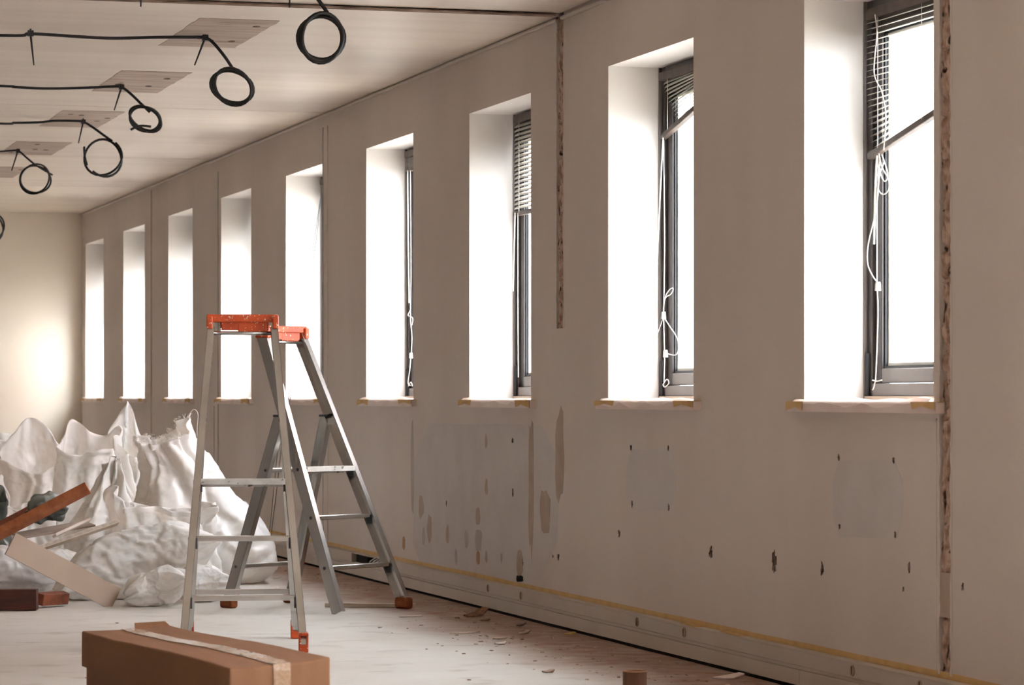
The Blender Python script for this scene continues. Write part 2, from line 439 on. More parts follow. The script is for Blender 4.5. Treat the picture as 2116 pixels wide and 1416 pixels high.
# long broken channels in the plaster
def scar(rg, z0, z1, seed, name='plaster_scar'):
    n, mz = 22, int((z1 - z0) / .007)
    m = MB(); a, b = rg; wdt = b - a
    for j in range(mz + 1):
        z = z0 + (z1 - z0) * j / mz
        for i in range(n + 1):
            t = i / n; y = a + wdt * t
            p = Vector((y * 20 + seed, z * 10, seed))
            d = .005 + .006 * mnoise.noise(p) + .005 * mnoise.noise(p * 3.1)
            for q, th_, dp in ((p * 1.1, .10, .026), (p * 2.3 + Vector((5, 1, 2)), .09, .016)):   # cracks
                c_ = abs(mnoise.noise(Vector((q.x, q.y * .7, q.z))))
                if c_ < th_: d += dp * (1 - c_ / th_)
            if t < .12 or t > .9: d += .012 * (.5 + mnoise.noise(Vector((z * 9, t * 3, seed))))
            m.v.append(Vector((WALL + max(.0005, min(.034, d)), y, z)))
    for j in range(mz):
        for i in range(n):
            k = j * (n + 1) + i
            m.f.append((k, k + 1, k + n + 2, k + n + 1))
    o = m.build(name, 'scar_plaster', wall)
    for side in (0, 1):                      # ragged lips of paint either side
        m = MB(); K = int((z1 - z0) / .018)
        for j in range(K):
            zz = [z0 + (z1 - z0) * (j + q) / K for q in (0, 1)]
            e = []
            for z in zz:
                g = .009 * (.6 + mnoise.noise(Vector((seed + side * 9, z * 14, 3)))) + .007 * mnoise.noise(Vector((seed + side * 5, z * 45, 7)))
                e.append(max(.001, min(.045, g)))
            if side == 0: ya, y0, y1 = a - .006, a + e[0], a + e[1]
            else: ya, y0, y1 = b + .006, b - e[0], b - e[1]
            m.hexa([(WALL + .003, ya, zz[0]), (WALL + .003, y0, zz[0]), (WALL + .003, y1, zz[1]), (WALL + .003, ya, zz[1]),
                    (WALL - .002, ya, zz[0]), (WALL - .002, y0, zz[0]), (WALL - .002, y1, zz[1]), (WALL - .002, ya, zz[1])])
        m.build('broken_edge', 'wall_paint', wall)
scar(scar_a, .15, CEIL, 3.3)
scar(scar_b, 1.32, CEIL, 8.1)
MB().box(WALL - .001, WALL + .033, scar_a[0] + .002, scar_a[1] - .002, .33, .47).build('filler_patch', 'filler_tan', wall)

# filler patches, old radiator ghosts and screw holes on the wall
def blob(px, py, wpx, hpx, mat, name, seed, t=.0012, sq=.0, jag=.10):
    r2 = random.Random(seed); n = 22 if jag > .2 else 14; P = []
    for k in range(n):
        a = 2 * math.pi * k / n
        ca, sa = math.cos(a), math.sin(a)
        e = 2.6 + sq
        rr = (abs(ca) ** e + abs(sa) ** e) ** (-1 / e) * r2.uniform(.96 - jag, .96 + jag)
        P.append(wp(px + wpx / 2 * ca * rr, py + hpx / 2 * sa * rr))
    return MB().prism([(WALL - t, p.y, p.z) for p in P], (t, 0, 0)).build(name, mat, wall)
Z1 = lambda x, y: (800 + x / 3.8275, 850 + y / 3.8275)
blob(1003, 1040, 312, 350, 'ghost_grey', 'skim_coat', 300, t=.0004, sq=8, jag=.04)
blob(1147, 34, 12, 13, 'void_black', 'corner_hole', 301, t=.002, sq=3)
for i, (x, y, a, b, mt) in enumerate([(783, 240, 20, 120, 'filler_tan'), (785, 600, 26, 134, 'filler_tan'), (270, 755, 40, 190, 'filler_tan'), (335, 935, 40, 220, 'filler_tan'),
        (480, 975, 26, 170, 'filler_tan'), (628, 1010, 32, 140, 'filler_grey'), (718, 835, 36, 150, 'filler_tan'), (722, 1020, 60, 200, 'filler_grey'),
        (132, 1045, 20, 115, 'filler_orange'), (1140, 600, 44, 1150, 'filler_tan'), (1365, 350, 74, 720, 'filler_tan'), (1250, 790, 84, 370, 'filler_tan'),
        (200, 470, 22, 800, 'filler_grey'), (545, 1150, 20, 130, 'filler_grey'), (785, 1150, 20, 100, 'filler_tan'), (905, 1160, 15, 80, 'filler_tan'), (288, 985, 20, 150, 'filler_grey')]):
    px, py = Z1(x, y); blob(px, py, a / 3.8275, b / 3.8275, mt, 'filler_patch', i, t=.0007 + .00004 * i, jag=.16)
px, py = Z1(722, 1158); blob(px, py, 6, 29, 'filler_orange', 'filler_patch', 60, t=.0032)
Z8 = lambda x, y: (1100 + x / 2.083, 800 + y / 2.083)
for i, (x0, x1, y0, y1) in enumerate([(400, 622, 262, 535), (1285, 1602, 308, 655)]):
    px, py = Z8((x0 + x1) / 2, (y0 + y1) / 2); blob(px, py, (x1 - x0) / 2.083, (y1 - y0) / 2.083, 'ghost_grey', 'radiator_ghost', 100 + i, t=.0006, sq=8, jag=.03)
for i, (x, y, a, b) in enumerate([(425, 262, 8, 30), (586, 262, 8, 30), (430, 503, 8, 34), (588, 518, 8, 34), (375, 630, 11, 42), (1320, 303, 9, 30), (1555, 315, 9, 30), (1323, 600, 9, 30),
        (1563, 635, 9, 34), (1853, 860, 12, 40), (768, 715, 16, 70), (1042, 752, 22, 100), (1248, 780, 14, 70), (1623, 780, 12, 60), (1598, 872, 8, 24)]):
    px, py = Z8(x, y); blob(px, py, a * .8 / 2.083, b * .8 / 2.083, 'hole_dark', 'screw_hole', 200 + i, t=.0015, jag=.4)
for i, (x, y, a, b) in enumerate([(993, 232, 10, 34), (995, 640, 10, 60), (1355, 1155, 14, 44), (1066, 1195, 22, 62), (1312, 1145, 8, 24), (470, 730, 6, 40)]):
    px, py = Z1(x, y); blob(px, py, a / 3.8275, b / 3.8275, 'hole_dark', 'screw_hole', 230 + i, t=.0015, jag=.4)
px, py = Z1(1050, 1325); blob(px, py, 14, 13, 'void_black', 'cable_hole', 260, t=.002, sq=5)
px, py = Z1(1050, 1200); blob(px, py, 13, 60, 'filler_tan', 'filler_patch', 261, t=.0016)

# ------------------------------------------------------------------ cable trunking along the foot of the wall
PR = .042
tk = empty('baseboard_right', (WALL, 14, 0)); tag(tk, 'white cable trunking with two covers running along the floor', kind='structure')
s0, s1 = sorted((wp(741, 1150).y, wp(800, 1150).y))
def trunk(y0, y1, z0, z1, p, nm): return MB().box(WALL - p, WALL - .001, y0, y1, z0, z1).build(nm, 'white_plastic', tk, bevel=.003)
cuts = [FRONT, 6.1, s0]
for a, b in ((FRONT, 7.5), (7.503, s0), (s1, 21.0), (21.003, BACK)):
    trunk(a, b, .083, .134, PR, 'upper_cover')
for a, b in ((FRONT, 9.9), (9.903, 16.2), (16.203, 22.5), (22.503, BACK)):
    trunk(a, b, .014, .068, PR, 'lower_cover')
trunk(FRONT, BACK, .068, .083, PR - .006, 'middle_rail')
MB().box(WALL - .030, WALL - .001, FRONT, BACK, 0, .0138).build('gap_shade', 'void_black', tk)  # black strip added as painted shade in the gap under the lower cover
MB().box(WALL - PR - .003, WALL - .001, FRONT, BACK, .134, .138).build('top_edge', 'white_plastic', tk)
MB().box(WALL - .012, WALL - .001, s0, s1, .083, .134).build('socket_recess', 'void_black', tk)
sb = MB().box(WALL - PR + .002, WALL - .012, s0 + .30, s0 + .50, .088, .128).build('socket_block', 'void_black', tk)
wr = MB()
for k in range(3):
    yy = s0 + .06 + .07 * k
    wr.tube(curve_pts([(WALL - .014, yy, .13), (WALL - .036, yy + .03, .112), (WALL - .03, yy + .09, .095), (WALL - .014, yy + .12, .1)], 6), .004, 6)
wr.build('loose_wire', 'cord_white', tk, smooth=True)
kn = None
for x in (1317, 1414, 1762, 1902, 1009, 1077):
    y = wp(x, 1290, WALL - PR).y
    m = MB(); m.tube([(WALL - PR - .004, y, .109), (WALL - PR + .002, y, .109)], .019, 16)
    k = m.build('turn_screw', 'filler_tan', tk)
    MB().box(WALL - PR - .0048, WALL - PR - .003, y - .004, y + .004, .095, .123).build('slot', 'hole_dark', k)
# masking tape line above the trunking
def tape_line():
    n = 160; m = MB(); ys = [FRONT + (BACK - FRONT) * i / n for i in range(n + 1)]
    zt = [.158 + .005 * mnoise.noise(Vector((y * 1.3, 2, 5))) + .002 * mnoise.noise(Vector((y * 6, 2, 5))) for y in ys]
    for i in range(n):
        m.hexa([(WALL - .0016, ys[i], .1385), (WALL, ys[i], .1385), (WALL, ys[i + 1], .1385), (WALL - .0016, ys[i + 1], .1385),
                (WALL - .0016, ys[i], zt[i]), (WALL, ys[i], zt[i]), (WALL, ys[i + 1], zt[i + 1]), (WALL - .0016, ys[i + 1], zt[i + 1])])
    return m.build('masking_tape', 'masking_tape', tk)
tape_line()
for x, y in ((1440, 1291), (1525, 1306)):
    p = wp(x, y); MB().obox((WALL - .02, p.y, .1405), (.018, 0, 0), (0, .09, .002), (0, 0, .0015)).build('tape_flap', 'masking_tape', tk)

# ------------------------------------------------------------------ windows
def slat_mesh(L):
    m = MB(); xs = (-.0125, -.005, .005, .0125); zs = (0, .0022, .0022, 0)
    i = 0
    for y in (-L / 2, L / 2):
        for x, z in zip(xs, zs): m.v.append(Vector((x, y, z)))
        for x, z in zip(xs, zs): m.v.append(Vector((x, y, z - .0006)))
    for k in range(3):
        m.f += [(k, k + 1, 9 + k, 8 + k), (4 + k, 12 + k, 13 + k, 5 + k)]
    m.f += [(0, 8, 12, 4), (3, 7, 15, 11)]
    m.f += [(0, 4, 5, 1), (1, 5, 6, 2), (2, 6, 7, 3), (8, 9, 13, 12), (9, 10, 14, 13), (10, 11, 15, 14)]
    return m
sill_words = ['nearest', 'second', 'third', 'fourth', 'fifth', 'sixth', 'seventh', 'eighth', 'ninth']
XI = WALL + REV
def window(i, a, b):
    name = 'window_%d' % (i + 1)
    r = empty(name, (WALL, (a + b) / 2, SILL))
    tag(r, '%s tall dark framed window of the row counting from the right' % sill_words[i] if i < 9 else 'tall dark framed window', kind='structure')
    z0, z1 = SILL, HEAD
    fr = MB()
    fr.box(XI, XI + .07, a, a + .05, z0, z1).box(XI, XI + .07, b - .05, b, z0, z1)
    fr.box(XI, XI + .07, a + .05, b - .05, z1 - .06, z1)
    f = fr.build('outer_frame', 'frame_bronze', r, bevel=.003)
    MB().box(XI, XI + .07, a + .05, b - .05, z0 + .018, z0 + .062).build('bottom_rail', 'frame_grey', r, bevel=.003)
    MB().box(XI - .012, XI + .05, a + .002, b - .002, z0, z0 + .018).build('timber_strip', 'wood_pale', r)
    A, B, C, Dd = a + .055, b - .055, z0 + .064, z1 - .064
    MB().box(XI + .012, XI + .062, A, A + .052, C, Dd).box(XI + .012, XI + .062, B - .052, B, C, Dd).box(XI + .012, XI + .062, A + .052, B - .052, Dd - .05, Dd).build('sash', 'frame_bronze', r, bevel=.003)
    MB().box(XI + .012, XI + .062, A + .052, B - .052, C, C + .05).build('sash_rail', 'frame_grey', r, bevel=.003)
    g = MB(); bd = MB()
    y0, y1, c0, c1 = A + .052, B - .052, C + .05, Dd - .05
    for m_, xx, t, d in ((g, XI + .022, .010, .03), (bd, XI + .032, .020, .02)):
        m_.box(xx, xx + d, y0, y0 + t, c0, c1).box(xx, xx + d, y1 - t, y1, c0, c1).box(xx, xx + d, y0 + t, y1 - t, c0, c0 + t).box(xx, xx + d, y0 + t, y1 - t, c1 - t, c1)
    g.build('gasket', 'gasket', r); bd.build('glazing_bead', 'bead_cream', r)
    MB().box(XI + .040, XI + .046, y0 + .006, y1 - .006, c0 + .006, c1 - .006).build('glass_pane', 'glass', r)
    MB().box(XI - .012, XI + .01, b - .010, b - .0005, z0 + .0, z1 - .0005).build('side_liner', 'frame_grey', r)
    if i >= 5:                               # blinds left part way down inside the far windows
        L_ = b - a - .12; yc = (a + b) / 2; XS = XI - .014; src = None; nsl = 30 if i == 8 else 18
        MB().box(XS - .018, XS + .018, a + .06, b - .06, 2.345, 2.38).build('blind_rail', 'blind_rail', r)
        for k in range(nsl):
            if src is None:
                sm = slat_mesh(L_); sm.v = [v + Vector((XS, yc, 2.33)) for v in sm.v]
                src = sm.build('blind_slat', 'blind_slat', r, smooth=True); src.rotation_euler = (0, 0, 0)
                for v in src.data.vertices: v.co -= Vector((XS, yc, 2.33)) - r.location
                o = src
            else: o = place(src, 'blind_slat', r, (0, 0, 0))
            o.location = Vector((XS, yc, 2.33 - .021 * k)) - r.location; o.rotation_euler = (0, -.95, 0)
    # hinge block and handle stub
    MB().box(XI - .010, XI + .002, b - .034, b - .006, z0 + .02, z0 + .17).build('hinge', 'gasket', r, bevel=.003)
    # sill board with torn masking paper and tape
    s = MB().box(WALL - .030, WALL + .0, a - .085, b + .085, SILL - .036, SILL - .002).box(WALL + .0, XI, a + .001, b - .001, SILL - .036, SILL + .0006).build('window_sill', 'sill_paint', r)
    r2 = random.Random(500 + i)
    n = 24; m = MB(); ys = [a - .03 + (b - a + .06) * k / n for k in range(n + 1)]
    lowz = [SILL - .003 - .040 * abs(mnoise.noise(Vector((y * 3.1 + i * 7, 1, 2)))) - .006 * r2.random() for y in ys]
    up = [.006 + .012 * max(0, mnoise.noise(Vector((y * 5.1 + i * 3, 4, 6))) + .25) for y in ys]
    prof = lambda k: [(WALL + .12, SILL + .002), (WALL + .03, SILL + .003), (WALL - .004, SILL + up[k]), (WALL - .022, SILL + up[k] * .9), (WALL - .033, SILL + .000), (WALL - .0345, lowz[k])]
    for k in range(n):
        p0, p1 = prof(k), prof(k + 1)
        for q in range(5):
            m.quad((p0[q][0], ys[k], p0[q][1]), (p1[q][0], ys[k + 1], p1[q][1]), (p1[q + 1][0], ys[k + 1], p1[q + 1][1]), (p0[q + 1][0], ys[k], p0[q + 1][1]))
    pp = m.build('torn_paper', 'masking_paper', s, smooth=True)
    for side in (0, 1):
        e = a - .087 if side == 0 else b + .087; sg = 1 if side == 0 else -1
        L_ = r2.uniform(.16, .30); dz = r2.uniform(.022, .034)
        m = MB()
        q = [(e, SILL - .001), (e + sg * L_, SILL - .001), (e + sg * L_ * .95, SILL - dz), (e + sg * L_ * .55, SILL - dz * .6), (e, SILL - dz * 1.05)]
        m.prism([(WALL - .0362, y, z) for y, z in q], (.001, 0, 0)).build('masking_tape', 'masking_tape', s)
        MB().box(WALL - .033, WALL - .0005, min(e, e + sg * L_), max(e, e + sg * L_), SILL - .0016, SILL + .0006).build('masking_tape', 'masking_tape', s)
    return r
for i, (a, b) in enumerate(wins): window(i, a, b)

# ------------------------------------------------------------------ outside
gr = MB().box(WALL + OUT + .02, 60, -40, 140, -4.2, -4.0).build('ground', 'pavement'); tag(gr, 'pale street far below the windows', kind='structure')
def facade():
    X0 = 18.0
    r = empty('building', (X0 + 3, 60, -4)); tag(r, 'pale pink and white building across the street through the window', 'building')
    MB().box(X0, X0 + 6, 8, 130, -4, 4.7).build('lower_wall', 'facade_white', r)
    MB().box(X0 - .1, X0 + 6, 8, 130, 4.7, 13.0).build('upper_wall', 'facade_pink', r)
    src = None
    for y in range(12, 126, 5):
        for z in (0.6, 5.6, 9.2):
            if src is None:
                src = MB().box(-.16, .05, -.8, .8, 0, 2.2).build('window', 'facade_window', r)
                src.location = (X0 - r.location.x, y - 60, z + 4)
                for v in src.data.vertices: v.co += r.location
            else: place(src, 'window', r, (X0 - r.location.x, y - 60, z + 4))
facade()

# ------------------------------------------------------------------ venetian blinds in the nearer windows
XB = XI - .014
def blind(i, ztop, zfar, znear, n, tilt, label, pitch=None):
    a, b = wins[i]; a += .055; b -= .055; L = b - a - .01; yc = (a + b) / 2
    r = empty('venetian_blind', (XB, yc, ztop)); tag(r, label, 'blind', 'venetian blinds')
    MB().box(XB - .018, XB + .018, a + .012, b - .012, ztop - .002, ztop + .034).build('head_rail', 'blind_rail', r, bevel=.002)
    br = MB().box(XB - .013, XB + .013, -L / 2 + yc, L / 2 + yc, ztop - .012, ztop + .010).build('bottom_rail', 'blind_rail', r, bevel=.003)
    br.location = (0, 0, (zfar + znear) / 2 - ztop); br.rotation_euler = (-math.atan2(znear - zfar, L), 0, 0)
    src = None
    pt = pitch or (ztop - zfar) / (n + 1)
    for k in range(n):
        lf = ztop - .012 - pt * k; ln = lf
        stack = .0045
        lf = max(lf, zfar + .014 + stack * (n - 1 - k)); ln = max(ln, znear + .014 + stack * (n - 1 - k))
        if src is None:
            src = slat_mesh(L)
            off = Vector((XB, yc, ztop)); src.v = [v + off for v in src.v]
            o = src.build('slat', 'blind_slat', r, smooth=True); src = o
        else: o = place(src, 'slat', r, (0, 0, 0))
        o.location = (0, 0, (lf + ln) / 2 - ztop)
        o.rotation_euler = (-math.atan2(ln - lf, L), tilt + rng.uniform(-.06, .06), 0)
    for fy in (.12, .5, .88):
        y = a + .015 + L * fy; zb = znear + (zfar - znear) * fy
        MB().tube([(XB - .0145, y, ztop), (XB - .0145, y, zb)], .0012, 5).build('ladder_cord', 'cord_white', r)
    return r
b1 = blind(0, 2.335, 1.857, 2.035, 22, -.22, 'white slatted blind hanging askew with its near end high, nearest window')
b2 = blind(1, 2.345, 2.107, 2.30, 13, -.75, 'short crooked slatted blind in the second window from the right')
b3 = blind(2, 2.355, 1.914, 1.914, 20, -.8, 'half lowered slatted blind hanging level in the third window from the right')
b4 = blind(3, 2.355, 2.285, 2.285, 12, 0, 'drawn up slatted blind with knotted cords in fourth window from right', .0045)
b5 = blind(4, 2.355, 2.285, 2.285, 12, 0, 'drawn up slatted blind with one long trailing cord in fifth window', .0045)
def cord(parent, pts, X=XB - .022, r=.0022, name='pull_cord', mat='cord_white'):
    P = [wp(p[0], p[1], p[2] if len(p) > 2 else X) for p in pts]
    return MB().tube(curve_pts(P, 7), r, 6).build(name, mat, parent, smooth=True)
def knob(parent, px, py, X=XB - .022, w_=.016, h_=.03, mat='cord_white'):
    p = wp(px, py, X); m = MB()
    m.tube([p + Vector((0, 0, h_ / 2)), p + Vector((0, 0, h_ * .3)), p - Vector((0, 0, h_ / 2))], w_ / 2, 10, taper=1.35)
    return m.build('cord_knob', mat, parent)
cord(b1, [(1812, 322), (1808, 400), (1806, 505)], r=.004, name='tilt_wand')
cord(b1, [(1816, 318), (1822, 345), (1836, 372), (1836, 392), (1824, 402), (1814, 388), (1818, 360), (1826, 336)])
cord(b1, [(1822, 320), (1832, 350), (1834, 368), (1826, 374), (1818, 352), (1816, 322)])
cord(b1, [(1818, 325), (1814, 400), (1806, 452), (1794, 505), (1793, 545), (1803, 570), (1813, 584)])
cord(b1, [(1816, 325), (1812, 420), (1812, 520), (1812, 584), (1814, 640), (1812, 720), (1809, 790)])
cord(b1, [(1803, 786), (1812, 788), (1822, 786)]); cord(b1, [(1808, 790), (1806, 800), (1803, 806)])
knob(b1, 1814, 592, w_=.017, h_=.03)
cord(b1, [(1808, 30), (1812, 70), (1806, 150), (1822, 190), (1830, 240), (1826, 310)])
cord(b2, [(1370, 285), (1363, 420), (1357, 560)], r=.0035, name='tilt_wand')
cord(b2, [(1371, 290), (1373, 480), (1372, 600), (1371, 650), (1373, 733), (1372, 790)])
cord(b2, [(1371, 640), (1374, 615), (1384, 598), (1391, 597), (1386, 608), (1374, 618), (1371, 650), (1382, 672), (1398, 697), (1402, 718), (1397, 733), (1385, 733), (1375, 729)])
knob(b2, 1371, 652); knob(b2, 1375, 731)
cord(b2, [(1371, 655), (1352, 705, XB - .05), (1322, 758, XB - .12), (1306, 795, XB - .15), (1312, 822, XB - .15)], r=.0014)
cord(b2, [(1370, 795), (1378, 784), (1382, 792), (1374, 800), (1370, 796)])
cord(b3, [(1064, 440), (1062, 520), (1060, 602)], r=.0035, name='tilt_wand')
cord(b3, [(1070, 440), (1070, 620), (1071, 780)])
cord(b4, [(842, 352), (843, 480), (845, 626)], r=.0035, name='tilt_wand')
cord(b4, [(848, 352), (849, 560), (848, 655), (851, 700), (847, 760), (843, 790), (848, 797)])
cord(b4, [(848, 640), (843, 652), (850, 655), (853, 660), (851, 672)]); knob(b4, 849, 735); cord(b4, [(844, 798), (849, 790), (852, 798)])
cord(b5, [(663, 405), (652, 480, XB - .06), (632, 612, XB - .13), (612, 722, XB - .19), (600, 800, WALL - .05), (590, 850, WALL - .05), (577, 905, WALL - .05), (566, 1010, WALL - .056), (558, 1090, WALL - .062), (553, 1139, WALL - .07)], r=.0022, mat='clip_dark')
cord(b5, [(664, 402), (654, 490, XB - .06), (636, 620, XB - .13), (616, 730, XB - .19), (603, 802, WALL - .05), (594, 855, WALL - .05), (584, 905, WALL - .05), (572, 1010, WALL - .056), (562, 1090, WALL - .062), (557, 1140, WALL - .07)], r=.0022, mat='clip_dark')

# ------------------------------------------------------------------ black cables left hanging under the ceiling
def ell(c, a, b, rot, Y, turns, seed, R0=1.0, start=0.0):
    # hanging coil: (c, a, b, rot) give its outline; what the outline loses in width it has in depth
    r2 = random.Random(seed); pts = []
    N_ = int(turns * 28)
    ca, sa = math.cos(rot), math.sin(rot)
    c3 = yp(c[0], c[1], Y); s = (yp(c[0] + 100, c[1], Y) - c3).length / 100
    dep = math.sqrt(max(a * a - b * b, 0)) * s
    for k in range(N_ + 1):
        t = start + 2 * math.pi * k / 28
        w1 = 1 + .065 * math.sin(t * 1.37 + seed) + .035 * math.sin(t * 2.6 + seed * 2)
        x = a * math.cos(t) * w1; y = b * math.sin(t) * w1
        p = yp(c[0] + x * ca - y * sa, c[1] + x * sa + y * ca, Y)
        p.y += dep * math.sin(t) * w1 + .010 * math.sin(t * .73 + seed) + .006 * (k / 28.0 - turns / 2)
        pts.append(p)
    return pts
def hanging_cable(label, Yc, run, drop, coil, ties, tail=None, rad=.0075):
    X0 = yp(run[0][0], run[0][1], Yc)
    r = empty('power_cable', yp(run[-1][0], run[-1][1], Yc)); tag(r, label, 'cable', 'black cables hanging from the ceiling')
    pts = [Vector((X0.x - 1.6, Yc, CEIL - .02))] + [yp(x, y, Yc) for x, y in run]
    for p in pts: p.z = min(p.z, CEIL - .020)
    dp = [yp(x, y, Yc) for x, y in drop]
    pts2 = ell(*coil[:4], Yc, coil[4], coil[5], start=coil[6])
    MB().tube(curve_pts(pts + dp, 8), rad, 8).build('cable_run', 'cable_black', r, smooth=True)
    MB().tube(pts2, rad, 8).build('coil', 'cable_black', r, smooth=True)
    if tail: MB().tube(curve_pts([yp(x, y, Yc) for x, y in tail], 6), rad * .9, 8).build('free_end', 'cable_black', r, smooth=True)
    for (x0, y0, x1, y1) in ties:
        p = yp(x0, y0, Yc); q = yp(x1, y1, Yc)
        p.z = min(p.z, CEIL - .020)
        m = MB(); m.obox(p, (.013, 0, 0), (0, .014, 0), (0, 0, .013)); m.obox((p.x, p.y, (p.z + CEIL - .005) / 2), (.004, 0, 0), (0, .004, 0), (0, 0, max(.002, (CEIL - .005 - p.z) / 2)))
        m.tube([p, p + (q - p) * .5, q], .0055, 6, taper=.55)
        m.build('cable_tie', 'cable_black', r)
def cab_Y(px, py): return gp(px, py, CEIL - .02).y
Y1 = cab_Y(422, 78) - 2.27
hanging_cable('thick black cable coiled in a round ring, hanging nearest at the top of the picture', Y1, [(-40, -58), (292, -46), (600, -44), (628, -36)], [(655, -4), (682, 34), (690, 44)],
              ((664, 79), 44, 47, 0, 4.0, 1, -1.0), [(292, -44, 291, 14), (600, -44, 598, 16)])
Y2 = cab_Y(422, 78)
hanging_cable('black cable with a tilted twisted coil, second from the front', Y2, [(-40, 72), (63, 70), (150, 75), (230, 79), (330, 77), (390, 74), (422, 76)], [(440, 88), (465, 118), (486, 150)],
              ((480, 180), 42, 27, .62, 3.7, 2, -1.2), [(63, 69, 70, 135), (424, 77, 402, 135)])
Y3 = cab_Y(250, 180)
hanging_cable('black cable with a flat tilted coil and a short free end, third from the front', Y3, [(-40, 176), (30, 180), (100, 183), (190, 181), (225, 177), (250, 179)], [(270, 194), (292, 215), (310, 232)],
              ((300, 246), 33, 19, .55, 3.0, 3, -1.0), [(251, 179, 236, 228)], tail=[(312, 262), (290, 260), (270, 268)])
Y4 = cab_Y(172, 250)
hanging_cable('black cable ending in one wide open loop, fourth from the front', Y4, [(-40, 254), (30, 254), (80, 253), (110, 250), (150, 250), (172, 252)], [(190, 262), (215, 280), (232, 292)],
              ((214, 325), 38, 38, 0, 1.5, 4, -.9), [(172, 252, 162, 296)], tail=[(180, 342), (175, 322), (174, 303)])
Y5 = cab_Y(38, 312)
hanging_cable('thin black cable with a loose double loop, fifth from the front', Y5, [(-60, 314), (0, 313), (20, 311), (38, 312)], [(55, 326), (75, 342), (109, 362)],
              ((72, 370), 31, 28, .2, 2.4, 5, -1.2), [(37, 312, 24, 353)], rad=.0065)
Y6 = cab_Y(-70, 360)
hanging_cable('black cable loop just entering the picture at the left edge', Y6, [(-260, 362), (-150, 361), (-90, 360)], [(-60, 385), (-35, 420), (-22, 440)],
              ((-20, 470), 27, 29, 0, 2.2, 6, -1.2), [(-90, 360, -96, 398)], rad=.0065)

